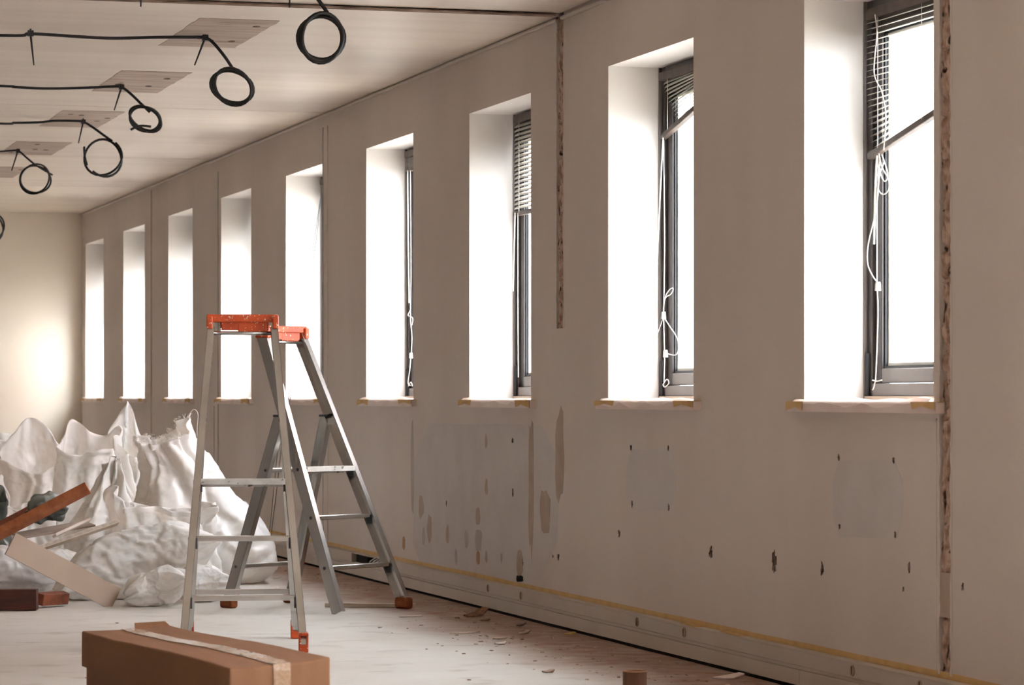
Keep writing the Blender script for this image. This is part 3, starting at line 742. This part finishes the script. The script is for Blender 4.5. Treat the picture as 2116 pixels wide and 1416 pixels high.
# ------------------------------------------------------------------ step ladders
def ladder(label, foot, pw, pu, shoe, bare_left=False, Hh=1.350, wb=.483, wt=.259):
    o = Vector((foot[0], foot[1], 0)); u = Vector((math.cos(pu), math.sin(pu), 0)); w_ = Vector((math.cos(pw), math.sin(pw), 0)); Zv = Vector((0, 0, 1))
    r = empty('step_ladder', o); tag(r, label, 'ladder', 'aluminium step ladders')
    P = lambda s, t, z: o + w_ * s + u * t + Zv * z
    T = .573; H0 = 1.321
    half = lambda z: (wb + (wt - wb) * z / H0) / 2
    tb = lambda z: T * z / H0
    def rail(nm, s, a, b, dp, sg):           # C-shaped profile, open towards the middle
        m = MB(); t = (b - a).normalized(); side = w_ * sg
        side = (side - t * side.dot(t)).normalized(); n = t.cross(side)
        mid = (a + b) / 2; hl = (b - a) / 2
        m.obox(mid + side * .013, side * .0015, n * dp / 2, hl)
        for q in (-1, 1): m.obox(mid + n * q * (dp / 2 - .0015), side * .0145, n * .0015, hl)
        return m.build(nm, 'aluminium', r)
    z_bot = .012
    for sg in (-1, 1):
        zb = z_bot if not (bare_left and sg == -1) else .004
        rail('front_rail', sg, P(sg * half(zb), tb(zb), zb), P(sg * half(H0), T, H0), .060, sg)
    # treads on the front frame
    for k, z in enumerate((.672, .445, .212)):
        hw = half(z) - .014; c = P(0, tb(z), z)
        if k == 0:
            MB().obox(c, w_ * hw, u * .036, Zv * .012).obox(c - Zv * .012 + u * .034, w_ * hw, u * .002, Zv * .010).build('tread', 'tread_painted', r, bevel=.003)
        else:
            MB().obox(c, w_ * hw, u * .024, Zv * .0105).build('rung', 'aluminium', r, bevel=.004)
        for sg in (-1, 1):
            MB().obox(P(sg * (hw - .003), tb(z) - .012, z - .018), w_ * .0035, u * .018, Zv * .022).build('rung_clip', 'clip_dark', r)
            MB().tube([P(sg * (half(z) + .0135), tb(z), z), P(sg * (half(z) + .0165), tb(z), z)], .008, 10).build('rivet', 'clip_dark', r)
    # rear legs hinged half way up
    zc, tc, tf, wf = .923, .395, .717, wb - .035
    hc = half(zc); tcs = lambda z: tf + (tc - tf) * z / zc; hcs = lambda z: wf / 2 + (hc - wf / 2) * z / zc
    for sg in (-1, 1):
        a, b = P(sg * hcs(.03), tcs(.03), .03), P(sg * hc, tc + .035, zc)
        lg = rail('rear_leg', sg, a, b, .058, sg)
        MB().obox(P(sg * hc, tc + .044, zc + .003), w_ * .0155, u * .026, Zv * .005).build('hinge_plate', 'clip_dark', lg)
    for z in (.665, .20):
        MB().obox(P(0, tcs(z) + .012, z), w_ * (hcs(z) - .013), u * .012, Zv * .011).build('rear_rung', 'aluminium', r, bevel=.004)
        for sg in (-1, 1): MB().tube([P(sg * (hcs(z) + .0135), tcs(z) + .012, z), P(sg * (hcs(z) + .0165), tcs(z) + .012, z)], .007, 10).build('rivet', 'clip_dark', r)
    # orange head
    tm = T + .022; hw = wt / 2 + .019
    cp = MB(); cp.obox(P(0, tm, Hh), w_ * hw, u * .055, Zv * .010)
    cp.obox(P(0, tm - .052, Hh - .006), w_ * hw, u * .004, Zv * .016).obox(P(0, tm + .052, Hh - .006), w_ * hw, u * .004, Zv * .016)
    cap = cp.build('top_cap', 'orange_plastic', r, bevel=.004)
    for sg in (-1, 1):
        MB().obox(P(sg * (hw - .012), tm - .03, Hh - .024), w_ * .013, u * .040, Zv * .026).build('corner_clip', 'orange_plastic', cap, bevel=.005)
    MB().obox(P(.01, tm - .040, Hh - .030), w_ * (hw * .66), u * .005, Zv * .026).obox(P(.04, tm - .040, Hh - .044), w_ * (hw * .40), u * .006, Zv * .018).build('front_plate', 'orange_plastic', cap, bevel=.003)
    MB().tube([P(-hw * .62, tm + .03, Hh - .028), P(hw * .62, tm + .03, Hh - .028)], .017, 12).build('hinge_tube', 'orange_plastic', cap, smooth=True)
    zr = 1.282; MB().tube([P(-half(zr), tb(zr), zr), P(half(zr), tb(zr), zr)], .0085, 10).build('cross_bar', 'aluminium', r, smooth=True)
    # shoes
    def shoe_at(s, t, sg, front):
        if shoe == 'clean':
            m = MB(); c = P(s, t, 0)
            for q in (-1, 1): m.obox(c + w_ * q * .015 + Zv * .042, w_ * .0045, u * .038, Zv * .034)
            m.obox(c + Zv * .016, w_ * .0195, u * .040, Zv * .016).obox(c + Zv * .072, w_ * .0195, u * .040, Zv * .006)
            m.obox(c + u * .03 + Zv * .04, w_ * .019, u * .006, Zv * .036)
            m.build('foot_shoe', 'orange_plastic', r, bevel=.004)
        else:
            m = MB(); c = P(s, t, .028)
            m.obox(c, w_ * .022, u * .044, Zv * .028).obox(c - Zv * .006, w_ * .026, u * .036, Zv * .018)
            m.build('foot_shoe', 'foot_dirty', r, bevel=.014, seg=3)
    for sg in (-1, 1):
        if not (bare_left and sg == -1): shoe_at(sg * half(.03), tb(.03), sg, True)
        shoe_at(sg * hcs(.03), tcs(.03), sg, False)
    return r
ladder('worn aluminium step ladder with red orange top standing nearest, behind the cardboard box', (2.308, 11.947), -.178, 1.385, 'clean')
ladder('aluminium step ladder with bright orange top turned sideways behind the first ladder', (3.339, 14.059), .62, 2.225, 'dirty', bare_left=True)

# ------------------------------------------------------------------ cardboard box in the foreground
def box_thing():
    p1, p2 = gp(168, 1303, .30), gp(474, 1382, .30)
    L = Vector((p1.x - p2.x, p1.y - p2.y, 0)); ln = L.length; l = L.normalized(); n = Vector((-l.y, l.x, 0))
    if n.x < 0: n = -n
    wd = .285; B0 = Vector((p2.x, p2.y, 0)); Zv = Vector((0, 0, 1))
    r = empty('cardboard_box', B0 + l * ln / 2 + n * wd / 2); tag(r, 'long brown cardboard box sealed with clear tape in the foreground', 'box')
    P = lambda a, b, z: B0 + l * a + n * b + Zv * z
    zt = lambda a, b: .30 + .02 * (b / wd) * (1 - .5 * a / ln) + .004 * math.sin(a * 4)
    e = .012
    MB().hexa([P(e, e, 0), P(ln - e, e, 0), P(ln - e, wd - e, 0), P(e, wd - e, 0), P(e, e, .27), P(ln - e, e, .27), P(ln - e, wd - e, .27), P(e, wd - e, .27)]).build('box_body', 'cardboard', r, bevel=.004)
    n1, n2 = 22, 6
    m = MB()
    for i in range(n1 + 1):
        for j in range(n2 + 1):
            a, b = ln * i / n1, wd * j / n2
            m.v.append(P(a, b, zt(a, b) - .004 * math.sin(math.pi * j / n2) + .0025 * mnoise.noise(Vector((a * 6, b * 9, 1)))))
    for i in range(n1):
        for j in range(n2):
            k = i * (n2 + 1) + j; m.f.append((k, k + n2 + 1, k + n2 + 2, k + 1))
    # side walls of the lid
    loop = [(i, 0) for i in range(n1)] + [(n1, j) for j in range(n2)] + [(i, n2) for i in range(n1, 0, -1)] + [(0, j) for j in range(n2, 0, -1)]
    base = len(m.v)
    for i, j in loop:
        a, b = ln * i / n1, wd * j / n2
        m.v.append(P(a, b, .19 + .006 * mnoise.noise(Vector((a * 5, b * 5, 9)))))
    for q in range(len(loop)):
        q2 = (q + 1) % len(loop)
        t0 = loop[q][0] * (n2 + 1) + loop[q][1]; t1 = loop[q2][0] * (n2 + 1) + loop[q2][1]
        m.f.append((t0, t1, base + q2, base + q))
    m.build('lid', 'cardboard', r, bevel=.006, seg=2)
    # tape along the middle and down the end
    m = MB(); c0, c1 = wd * .43, wd * .60
    tz = lambda a, b: zt(a, b) - .004 * math.sin(math.pi * b / wd) + .0025 * mnoise.noise(Vector((a * 6, b * 9, 1))) + .0022
    K = 44
    for i in range(K):
        a0, a1 = ln * i / K, ln * (i + 1) / K
        m.quad(P(a0, c0, tz(a0, c0)), P(a1, c0, tz(a1, c0)), P(a1, c1, tz(a1, c1)), P(a0, c1, tz(a0, c1)))
    m.quad(P(0, c0, tz(0, c0)), P(0, c1, tz(0, c1)), P(-.0025, c1, .29), P(-.0025, c0, .29))
    m.quad(P(-.0025, c0, .29), P(-.0025, c1, .29), P(-.0025, c1, .14), P(-.0025, c0, .14))
    m.build('packing_tape', 'packing_tape', r)
    # lifted flap at the far end
    m = MB(); poly = [(ln - .02, wd * .58, zt(ln, wd * .58) - .008), (ln - .02, wd * .98, zt(ln, wd) - .006), (ln + .02, wd * .96, zt(ln, wd) + .007), (ln + .025, wd * .62, zt(ln, wd * .6) + .008)]
    m.prism([P(*q) for q in poly], (0, 0, .004)).build('raised_flap', 'cardboard', r)
box_thing()
# cardboard tube standing at the bottom edge
def tube_thing():
    h = .12; c = gp(1312, 1388, h); c.z = 0
    r = tag(empty('cardboard_tube', c), 'short dark brown cardboard tube standing upright near the wall', 'tube')
    m = MB(); n = 28; R, Ri = .040, .034
    for rr, z in ((R, 0), (R, h), (Ri, h), (Ri, 0)):
        for k in range(n): m.v.append(c + Vector((rr * math.cos(2 * math.pi * k / n), rr * math.sin(2 * math.pi * k / n), z)))
    for q in range(3):
        for k in range(n): m.f.append((q * n + k, q * n + (k + 1) % n, (q + 1) * n + (k + 1) % n, (q + 1) * n + k))
    m.build('tube_wall', 'cardboard_edge', r, smooth=False)
    rim = MB(); rim.tube([c + Vector((.037 * math.cos(2 * math.pi * k / n), .037 * math.sin(2 * math.pi * k / n), h)) for k in range(n)], .0032, 6, closed=True).build('rim', 'cardboard', r, smooth=True)
tube_thing()

# ------------------------------------------------------------------ white woven rubble sacks
def finish_cloth(V, Fc, name, label, loc, mat, parts=(), group='white rubble sacks'):
    m = MB(); m.v = V; m.f = Fc
    r = empty('rubble_sack', loc); tag(r, label, 'sack', group)
    o = m.build(name, mat, r, smooth=True)
    return r, o
def ridged(p, o=3):
    v = 0; a = 1; t = 0
    for _ in range(o):
        v += a * (1 - abs(mnoise.noise(p)) * 2); t += a; p = p * 2.03 + Vector((7.1, 3.3, 1.7)); a *= .5
    return v / t
def sack(label, base, rx, ry, H, yaw=0, lean=(0, 0), topw=.9, topd=.5, belly=.15, peaks=(), seed=0, fold=.03, neck=None, wr=.022, mat='sacking', z0=0.0, hem=True, leanp=1.6, fring=False):
    nv, na = 58, 110
    V, Fc = [], []
    base = Vector((base.x, base.y, z0)); cy, sy = math.cos(yaw), math.sin(yaw)
    k1 = 4 + seed % 3; ph = seed * 1.7
    def surf(v, a, extra=0.0, drop=0.0):
        bot = math.sqrt(max(0, 1 - (1 - min(v / .16, 1)) ** 2)) * .35 + .65 * min(1, (v / .16) ** .35 if v > 0 else 0)
        bul = 1 + belly * math.sin(math.pi * min(v / .62, 1))
        tt = max(0, (v - .38) / .62); tt = tt * tt * (3 - 2 * tt)
        fx = bot * bul * (1 + (topw - 1) * tt); fy = bot * bul * (1 + (topd - 1) * tt)
        if neck:
            g = math.exp(-((v - neck[0]) / .10) ** 2); fx *= 1 - neck[1] * g; fy *= 1 - neck[1] * g
        ca, sa = math.cos(a), math.sin(a); e = 2.5
        sup = (abs(ca) ** e + abs(sa) ** e) ** (-1 / e)
        cx, cz = ca * sup, sa * sup
        q = Vector((ca * 1.3 + seed, sa * 1.3, v * 2.2 + seed * .37))
        fa = fold * (.25 + .9 * v) * math.sin(k1 * a + ph + 2.2 * mnoise.noise(q) + 1.5 * v)
        fa += fold * .6 * v * math.sin((2 * k1 + 1) * a + ph * 2 + 3 * mnoise.noise(q * 1.7))
        R = Vector((cx * rx * fx, cz * ry * fy, 0)); n = Vector((cx, cz, 0)).normalized()
        w3 = Vector((R.x * 3 + seed * 3.1, R.y * 3, v * H * 3.4))
        d = fa + wr * (ridged(w3 * 1.4) - .35) + .035 * mnoise.noise(w3 * .7) + .35 * wr * (ridged(w3 * 4.2, 2) - .4)
        d *= min(1, v * 6 + .15)
        R += n * (d + extra)
        rim = 0
        for (pa, pz, pw) in peaks:
            da = math.atan2(math.sin(a - pa), math.cos(a - pa)); rim += pz * math.exp(-(da / pw) ** 2)
        rim += .02 * math.sin(3 * a + ph) + .012 * mnoise.noise(Vector((ca * 4, sa * 4, seed)))
        z = v * H + rim * max(0, (v - .3) / .7) ** 1.6 - drop
        lv = v ** leanp
        x, y = R.x + 0, R.y
        return base + Vector((x * cy - y * sy + lean[0] * lv, x * sy + y * cy + lean[1] * lv, max(.004, z)))
    for j in range(nv + 1):
        for i in range(na): V.append(surf(j / nv, 2 * math.pi * i / na))
    rows = nv
    if hem:
        for ex, dr in ((.005, -.003), (.009, .006), (.008, .026)):
            rows += 1
            for i in range(na): V.append(surf(1.0, 2 * math.pi * i / na, ex, dr))
    for j in range(rows):
        for i in range(na):
            Fc.append((j * na + i, j * na + (i + 1) % na, (j + 1) * na + (i + 1) % na, (j + 1) * na + i))
    V.append(base + Vector((0, 0, .004))); c = len(V) - 1
    for i in range(na): Fc.append((c, (i + 1) % na, i))
    r, o = finish_cloth(V, Fc, 'sack_body', label, base, mat)
    if fring:                                # frayed threads along the mouth
        r2 = random.Random(seed); m = MB()
        for k in range(230):
            a = r2.uniform(0, 2 * math.pi); p = surf(1.0, a, .002)
            d = Vector((r2.uniform(-1, 1), r2.uniform(-1, 1), r2.uniform(.2, 1.3))).normalized() * r2.uniform(.012, .04)
            m.tube([p, p + d * .6 + Vector((r2.uniform(-.004, .004), 0, .003)), p + d + Vector((r2.uniform(-.01, .01), 0, -.006))], .0011, 3)
        m.build('frayed_threads', mat, r)['kind'] = 'stuff'
        p = surf(1.0, 0.3, .003)
        MB().tube(curve_pts([p, p + Vector((.03, 0, .045)), p + Vector((.055, -.01, .02)), p + Vector((.05, -.01, -.08)), p + Vector((.062, -.01, -.16)), p + Vector((.085, -.01, -.24))], 6), .0018, 5).build('loose_thread', 'cord_white', r, smooth=True)
    return r
def pillow(label, c, hl, hw, ht, axis, up=(0, 0, 1), seed=0, wr=.02, mat='sacking', flat=.55, name='sack_body', skew=0.0, folds=.006):
    # a filled, closed sack lying down: seams at both ends
    nu, na = 60, 90
    x_ = Vector(axis).normalized(); u_ = Vector(up); u_ = (u_ - x_ * u_.dot(x_)).normalized(); y_ = u_.cross(x_)
    V, Fc = [], []
    for j in range(nu + 1):
        s = -1 + 2 * j / nu
        th = max(.03, (1 - abs(s) ** 2.6)) ** flat; wd = 1 - .10 * abs(s) ** 6 - .07 * math.cos(s * 2.4)
        for i in range(na):
            a = 2 * math.pi * i / na; ca, sa = math.cos(a), math.sin(a); e = 2.3
            sup = (abs(ca) ** e + abs(sa) ** e) ** (-1 / e)
            p = Vector((s * hl, ca * sup * hw * wd, sa * sup * ht * th))
            q = Vector((p.x * 4 + seed * 2.3, p.y * 4, p.z * 4 + seed))
            ang = Vector((ca * 2.2 + seed, sa * 2.2, s * .8))
            d = wr * (ridged(Vector((q.x * .45, q.y * 1.1, q.z * 1.1)) * 1.3) - .4) + .03 * mnoise.noise(q * .8) + .4 * wr * (ridged(q * 2.6, 2) - .4)
            d += wr * 1.1 * abs(s) ** 1.5 * math.sin(9 * a + 3 * mnoise.noise(ang) + seed) * .6
            d += folds * (1 - abs(math.sin(3.2 * a + 1.3 * s + 1.6 * mnoise.noise(Vector((s * 1.1, ca, sa + seed)))))) * 1.4 - folds * .5
            d *= .35 + .65 * th
            n = Vector((0, ca / hw, sa / (ht * th + .02))).normalized()
            p += n * d; p.x += .03 * mnoise.noise(Vector((ca * 3, sa * 3, seed + s))) * abs(s)
            w_ = c + x_ * p.x + y_ * (p.y + skew * p.x) + u_ * p.z
            if w_.z < .004: w_.z = .004
            V.append(w_)
    for j in range(nu):
        for i in range(na):
            Fc.append((j * na + i, j * na + (i + 1) % na, (j + 1) * na + (i + 1) % na, (j + 1) * na + i))
    Fc.append(tuple(reversed(range(na)))); Fc.append(tuple(nu * na + i for i in range(na)))
    loc = Vector((c.x, c.y, max(0.0, c.z - ht)))
    r, o = finish_cloth(V, Fc, name, label, loc, mat)
    return r
def fl_at(px, s):                            # floor point in column px where a metre spans s pixels
    return gp(px, HOR + EYE * s)
PI = math.pi
# back row
sack('white sack at the far left edge of the pile, by the end wall', fl_at(-5, 318), .24, .18, .74, peaks=((1.6, .06, .7),), seed=1, topd=.8)
sack('open white sack whose round arched mouth stands up at the left', fl_at(72, 326), .20, .17, .60, peaks=((PI / 2, .26, 1.0), (-PI / 2, -.05, .8)), seed=2, topd=.85, topw=1.0, wr=.014, fold=.012)
sack('white open sack with a wide peaked mouth, left of the tallest sack', fl_at(181, 338), .20, .16, .70, peaks=((2.0, .13, .45), (.35, .13, .35), (PI / 2, .08, .9), (-PI / 2, -.03, .8)), seed=3, topd=.7, wr=.015, fold=.015)
sack('tallest white sack of the pile with a hooked pointed tip', fl_at(283, 322), .22, .16, .69, peaks=((PI / 2 + .3, .30, .55), (-PI / 2, -.08, .8)), seed=4, topw=.62, topd=.45, lean=(-.01, 0), wr=.018)
# middle row
sack('upright white sack pinched at the neck, in the centre of the pile', fl_at(222, 366), .215, .17, .66, peaks=((.3, .14, .5),), seed=5, topw=.12, topd=.12, hem=False, lean=(.05, .02), fold=.03, wr=.02, belly=.10)
sack('small white sack with a single pointed corner at the left of the pile', fl_at(60, 368), .155, .10, .40, peaks=((PI * .95, .17, .5),), seed=6, topw=.95, topd=.5, wr=.016)
sack('large white sack with frayed mouth, slumped to the right behind the ladder', fl_at(455, 378), .30, .24, .80, lean=(-.30, .12), peaks=((.2, .10, .6), (PI, -.04, .6), (-PI / 2, -.05, .8)), seed=7, topw=.36, topd=.34, belly=.22, wr=.026, fold=.022, leanp=1.15, fring=True)
sack('open white sack with a pointed left corner resting on the lying sack', fl_at(345, 393), .24, .14, .44, peaks=((PI, .13, .4), (-PI / 2, -.02, .8)), seed=8, topw=1.0, topd=.75, wr=.018, lean=(-.03, 0))
# front
pillow('big full white sack lying flat at the front of the pile', zp(282, 1154, 409), .42, .22, .18, (.94, -.08, .30), seed=9, wr=.018, flat=.75, folds=.016)
pillow('small crumpled white sack on the floor in front of the big lying sack', zp(322, 1206, 425), .145, .11, .085, (.92, -.2, .30), seed=10, wr=.03)
pillow('shaded white sack lying behind the small crumpled one', zp(418, 1199, 416), .13, .11, .085, (.9, .3, -.05), seed=12, wr=.02)
pillow('low white sack half hidden under the flat brown panel', zp(112, 1168, 393), .17, .11, .10, (.95, .2, .05), seed=16, wr=.02)
r = pillow('bulging bundle of grey plastic film at the left edge', zp(34, 1180, 420), .19, .13, .105, (.97, .1, -.08), seed=13, wr=.03, mat='plastic_film', name='film')
r.name = 'plastic_bundle'; r['category'] = 'plastic bundle'; del r['group']
r = pillow('crumpled dark green plastic wedged between boards and sacks', zp(98, 1052, 390), .09, .055, .04, (.95, .1, .10), seed=14, wr=.06, mat='plastic_green', name='film')
r.name = 'plastic_bundle'; r['category'] = 'plastic bundle'; del r['group']
r = sack('grey green plastic bag standing at the left edge under the arched sack', fl_at(-34, 376), .13, .10, .45, peaks=((0.5, .06, .6),), seed=15, topw=.7, topd=.5, wr=.03, mat='plastic_green')
r.children[0].name = 'film'
r.name = 'plastic_bundle'; r['category'] = 'plastic bundle'; del r['group']

# ------------------------------------------------------------------ broken boards and offcuts
def board(name, label, cat, a, b, wide, thick, side, mat, edge=None, cuts=(0, 0)):
    a, b = Vector(a), Vector(b); t = (b - a).normalized(); s_ = Vector(side); s_ = (s_ - t * s_.dot(t)).normalized(); n = t.cross(s_)
    if n.z < 0: n = -n
    base = Vector(((a.x + b.x) / 2, (a.y + b.y) / 2, min(a.z, b.z)))
    r = empty(name, base); tag(r, label, cat, 'broken boards and offcuts')
    A0, A1 = a - s_ * wide / 2 + t * cuts[0], a + s_ * wide / 2 - t * cuts[0]
    B0, B1 = b - s_ * wide / 2 - t * cuts[1], b + s_ * wide / 2 + t * cuts[1]
    h = n * thick / 2
    if edge:
        MB().hexa([A0 - h * .7, A1 - h * .7, B1 - h * .7, B0 - h * .7, A0 + h * .7, A1 + h * .7, B1 + h * .7, B0 + h * .7]).build('core', edge, r)
        e = t * .002
        MB().hexa([A0 + h * .7 - e, A1 + h * .7 - e, B1 + h * .7 + e, B0 + h * .7 + e, A0 + h - e, A1 + h - e, B1 + h + e, B0 + h + e]).build('face', mat, r)
        MB().hexa([A0 - h - e, A1 - h - e, B1 - h + e, B0 - h + e, A0 - h * .7 - e, A1 - h * .7 - e, B1 - h * .7 + e, B0 - h * .7 + e]).build('back_face', mat, r)
    else:
        MB().hexa([A0 - h, A1 - h, B1 - h, B0 - h, A0 + h, A1 + h, B1 + h, B0 + h]).build('plank', mat, r, bevel=.003)
    return r
board('wooden_plank', 'long reddish brown wooden plank sloping up across the sacks', 'plank', zp(-215, 1214, 398), zp(182, 1008, 396), .055, .05, (0, .8, -.6), 'wood_brown')
board('wooden_board', 'dark red broken board under the long plank at the left edge', 'board', zp(-225, 1208, 392), zp(54, 1060, 388), .10, .018, (.1, .9, .4), 'wood_red', cuts=(0, .05))
board('drywall_strip', 'beige strip of plasterboard leaning down to the floor', 'plasterboard', zp(22, 1124, 432), gp(238, 1253) + Vector((0, 0, .035)), .115, .014, (.5, .1, .8), 'drywall', edge='board_core')
board('wooden_strip', 'thin pale strip lying across the gap beside the big sack', 'strip', zp(70, 1138, 408), zp(242, 1080, 402), .05, .020, (.1, 1, -.35), 'wood_pale', edge='board_core')
board('wooden_strip', 'short white strip lying on the grey board', 'strip', zp(112, 1108, 396), zp(184, 1075, 392), .04, .016, (.1, 1, -.2), 'sill_paint')
board('hardboard_panel', 'flat greyish brown panel lying under the long plank', 'panel', zp(35, 1108, 392), zp(185, 1082, 388), .22, .010, (.1, 1, .10), 'board_grey')
board('timber_block', 'dark red brown timber block at the lower left edge', 'timber', gp(-40, 1262) + Vector((0, 0, .052)), gp(77, 1262) + Vector((0, 0, .052)), .07, .10, (0, 1, 0), 'wood_dark')
board('timber_block', 'split end of dark timber beside the plasterboard strip', 'timber', gp(79, 1258) + Vector((0, 0, .045)), gp(136, 1252) + Vector((0, 0, .04)), .06, .055, (0, 1, .1), 'wood_red', cuts=(0, .015))
board('timber_block', 'reddish timber offcut lying flat on the floor behind the ladder', 'timber', gp(385, 1230) + Vector((0, 0, .018)), gp(496, 1230) + Vector((0, 0, .018)), .07, .034, (0, 1, 0), 'wood_brown')
board('wooden_strip', 'pale wooden strip lying on the floor under the second ladder', 'strip', gp(672, 1255) + Vector((0, 0, .011)), gp(858, 1256) + Vector((0, 0, .011)), .035, .02, (0, 1, 0), 'wood_pale')
board('wooden_strip', 'short thin white sliver on the floor before the strip', 'strip', gp(826, 1276) + Vector((0, 0, .003)), gp(872, 1274) + Vector((0, 0, .003)), .02, .005, (0, 1, 0), 'sill_paint')

# ------------------------------------------------------------------ rubble on the floor by the wall
def flake(label, name, px, py, w_, d_, h_, mat, rot, seed, cat='debris'):
    r2 = random.Random(seed); c = gp(px, py); n = 7
    m = MB(); pts = []
    for k in range(n):
        a = 2 * PI * k / n; q = r2.uniform(.7, 1.1)
        x, y = w_ / 2 * math.cos(a) * q, d_ / 2 * math.sin(a) * q
        pts.append(c + Vector((x * math.cos(rot) - y * math.sin(rot), x * math.sin(rot) + y * math.cos(rot), .001 + h_ * max(0, math.cos(a + .4)) * .8)))
    m.prism(pts, (0, 0, .004))
    return tag(m.build(name, mat, loc=c), label, cat, 'loose debris on the floor')
flake('curled brown scrap of cardboard on the floor below the cable hole', 'cardboard_scrap', 983, 1274, .12, .14, .05, 'chip_brown', .5, 1, 'scrap')
flake('small dark chip just in front of the brown scrap', 'rubble_chip', 1001, 1283, .05, .07, .008, 'chip_brown', .2, 2)
flake('dark splinter near the middle of the trunking', 'rubble_chip', 1079, 1294, .06, .05, .014, 'hole_dark', .4, 3)
flake('yellowish flake close to the trunking right of the brown scrap', 'rubble_chip', 1176, 1312, .05, .08, .012, 'masking_tape', .2, 4)
flake('white paint flake on the pale floor right of the second ladder', 'rubble_chip', 1036, 1332, .05, .07, .012, 'sill_paint', .3, 5)
flake('whitish flat flake left of the white paint flake', 'rubble_chip', 1031, 1321, .07, .05, .004, 'drywall', .1, 6)
flake('grey chip alone on the pale floor near the front', 'rubble_chip', 1134, 1390, .06, .06, .010, 'chip', .6, 7)
flake('pale lump of plaster on the dust behind the first chips', 'rubble_chip', 1082, 1311, .05, .06, .02, 'chip', .9, 8)
flake('crumpled pale wrapper on the dust at the bottom edge', 'rubble_chip', 1505, 1402, .11, .12, .02, 'sill_paint', .3, 9)
flake('long pale splinter lying on the floor right of the second ladder', 'rubble_chip', 960, 1310, .16, .03, .004, 'wood_pale', .2, 10)
flake('small beige scrap on the floor right of the big slumped sack', 'rubble_chip', 573, 1196, .06, .05, .015, 'wood_pale', .2, 11)
flake('flattened white corner of sacking on the floor by the big slumped sack', 'rubble_chip', 562, 1218, .08, .05, .006, 'cord_white', .1, 12)
def red_bit():
    c = gp(629, 1166); r = tag(empty('junction_box', c), 'tiny red plastic box on the floor against the trunking', 'box', 'loose debris on the floor')
    MB().box(c.x - .012, c.x + .03, c.y - .05, c.y + .05, 0, .038).build('shell', 'red_paint', r, bevel=.004)
    MB().box(c.x - .016, c.x - .012, c.y - .035, c.y + .035, .006, .032).build('cover', 'wood_dark', r)
red_bit()
flake('small dark upright shard beside the red plastic box', 'rubble_chip', 641, 1166, .03, .06, .07, 'clip_dark', .4, 14)
def crumbs():
    r2 = random.Random(77); m = MB()
    for k in range(1300):
        y = r2.uniform(7.6, 25); d = min(abs(r2.gauss(0, .33)) + .06, 1.6)
        if r2.random() < .12: d = r2.uniform(.1, 3.0)
        x = WALL - PR - d
        if (x < 3.70 and 13.7 < y < 15.3) or (x < 3.60 and y > 15.3): continue
        s_ = r2.choice((.003, .004, .004, .005, .005, .007, .010)) * r2.uniform(.5, 1.1)
        a = r2.uniform(0, PI); ca, sa = math.cos(a), math.sin(a); e = r2.uniform(.4, 1)
        m.hexa([(x + (px * ca - py * e * sa) * s_ * (1 if z == 0 else .7), y + (px * sa + py * e * ca) * s_ * (1 if z == 0 else .7), z * s_ * .45 + .0005)
                for z in (0, 1) for px, py in ((-1, -1), (1, -1), (1, 1), (-1, 1))])
    o = m.build('plaster_crumbs', 'chip'); tag(o, 'fine plaster crumbs scattered on the floor along the trunking', 'debris', kind='stuff')
crumbs()

# ------------------------------------------------------------------ let the sack cloth buckle into creases
def crumple(objs, frames=16, shrink=-.07, pin=.12):
    for o in objs:
        vg = o.vertex_groups.new(name='hold')
        vg.add(range(len(o.data.vertices)), pin, 'REPLACE')
        nr = len(o.data.vertices) // 110
        if (len(o.data.vertices) - 1) % 110 == 0:      # open sacks: the mouth keeps its shape
            for j in range(nr): vg.add(range(j * 110, (j + 1) * 110), pin + (1 - pin) * max(0.0, min(1.0, (j - 42) / 12.0)), 'REPLACE')
        md = o.modifiers.new('cloth', 'CLOTH'); st = md.settings
        st.quality = 4; st.mass = .15; st.tension_stiffness = 30; st.compression_stiffness = 30; st.shear_stiffness = 12
        st.bending_stiffness = .012; st.tension_damping = 5; st.compression_damping = 5; st.shear_damping = 5; st.bending_damping = .5
        st.air_damping = 4; st.vertex_group_mass = 'hold'; st.pin_stiffness = 1.0
        sh = shrink if (len(o.data.vertices) - 1) % 110 == 0 else shrink * .55
        st.shrink_min = sh; st.shrink_max = sh
        st.effector_weights.gravity = .25
        md.collision_settings.use_collision = False; md.collision_settings.use_self_collision = False
        md.point_cache.frame_start = 1; md.point_cache.frame_end = frames + 1
    for f in range(1, frames + 1): sc.frame_set(f)
    dg = bpy.context.evaluated_depsgraph_get()
    for o in objs:
        ev = o.evaluated_get(dg); co = [0.0] * (3 * len(o.data.vertices))
        ev.data.vertices.foreach_get('co', co)
        o.modifiers.remove(o.modifiers['cloth'])
        lim = .003 - root_loc(o).z
        for k in range(2, len(co), 3): co[k] = max(co[k], lim)
        o.data.vertices.foreach_set('co', co); o.data.update()
        o.vertex_groups.clear()
    sc.frame_set(1)
crumple([o for o in bpy.data.objects if o.name.startswith('sack_body')])
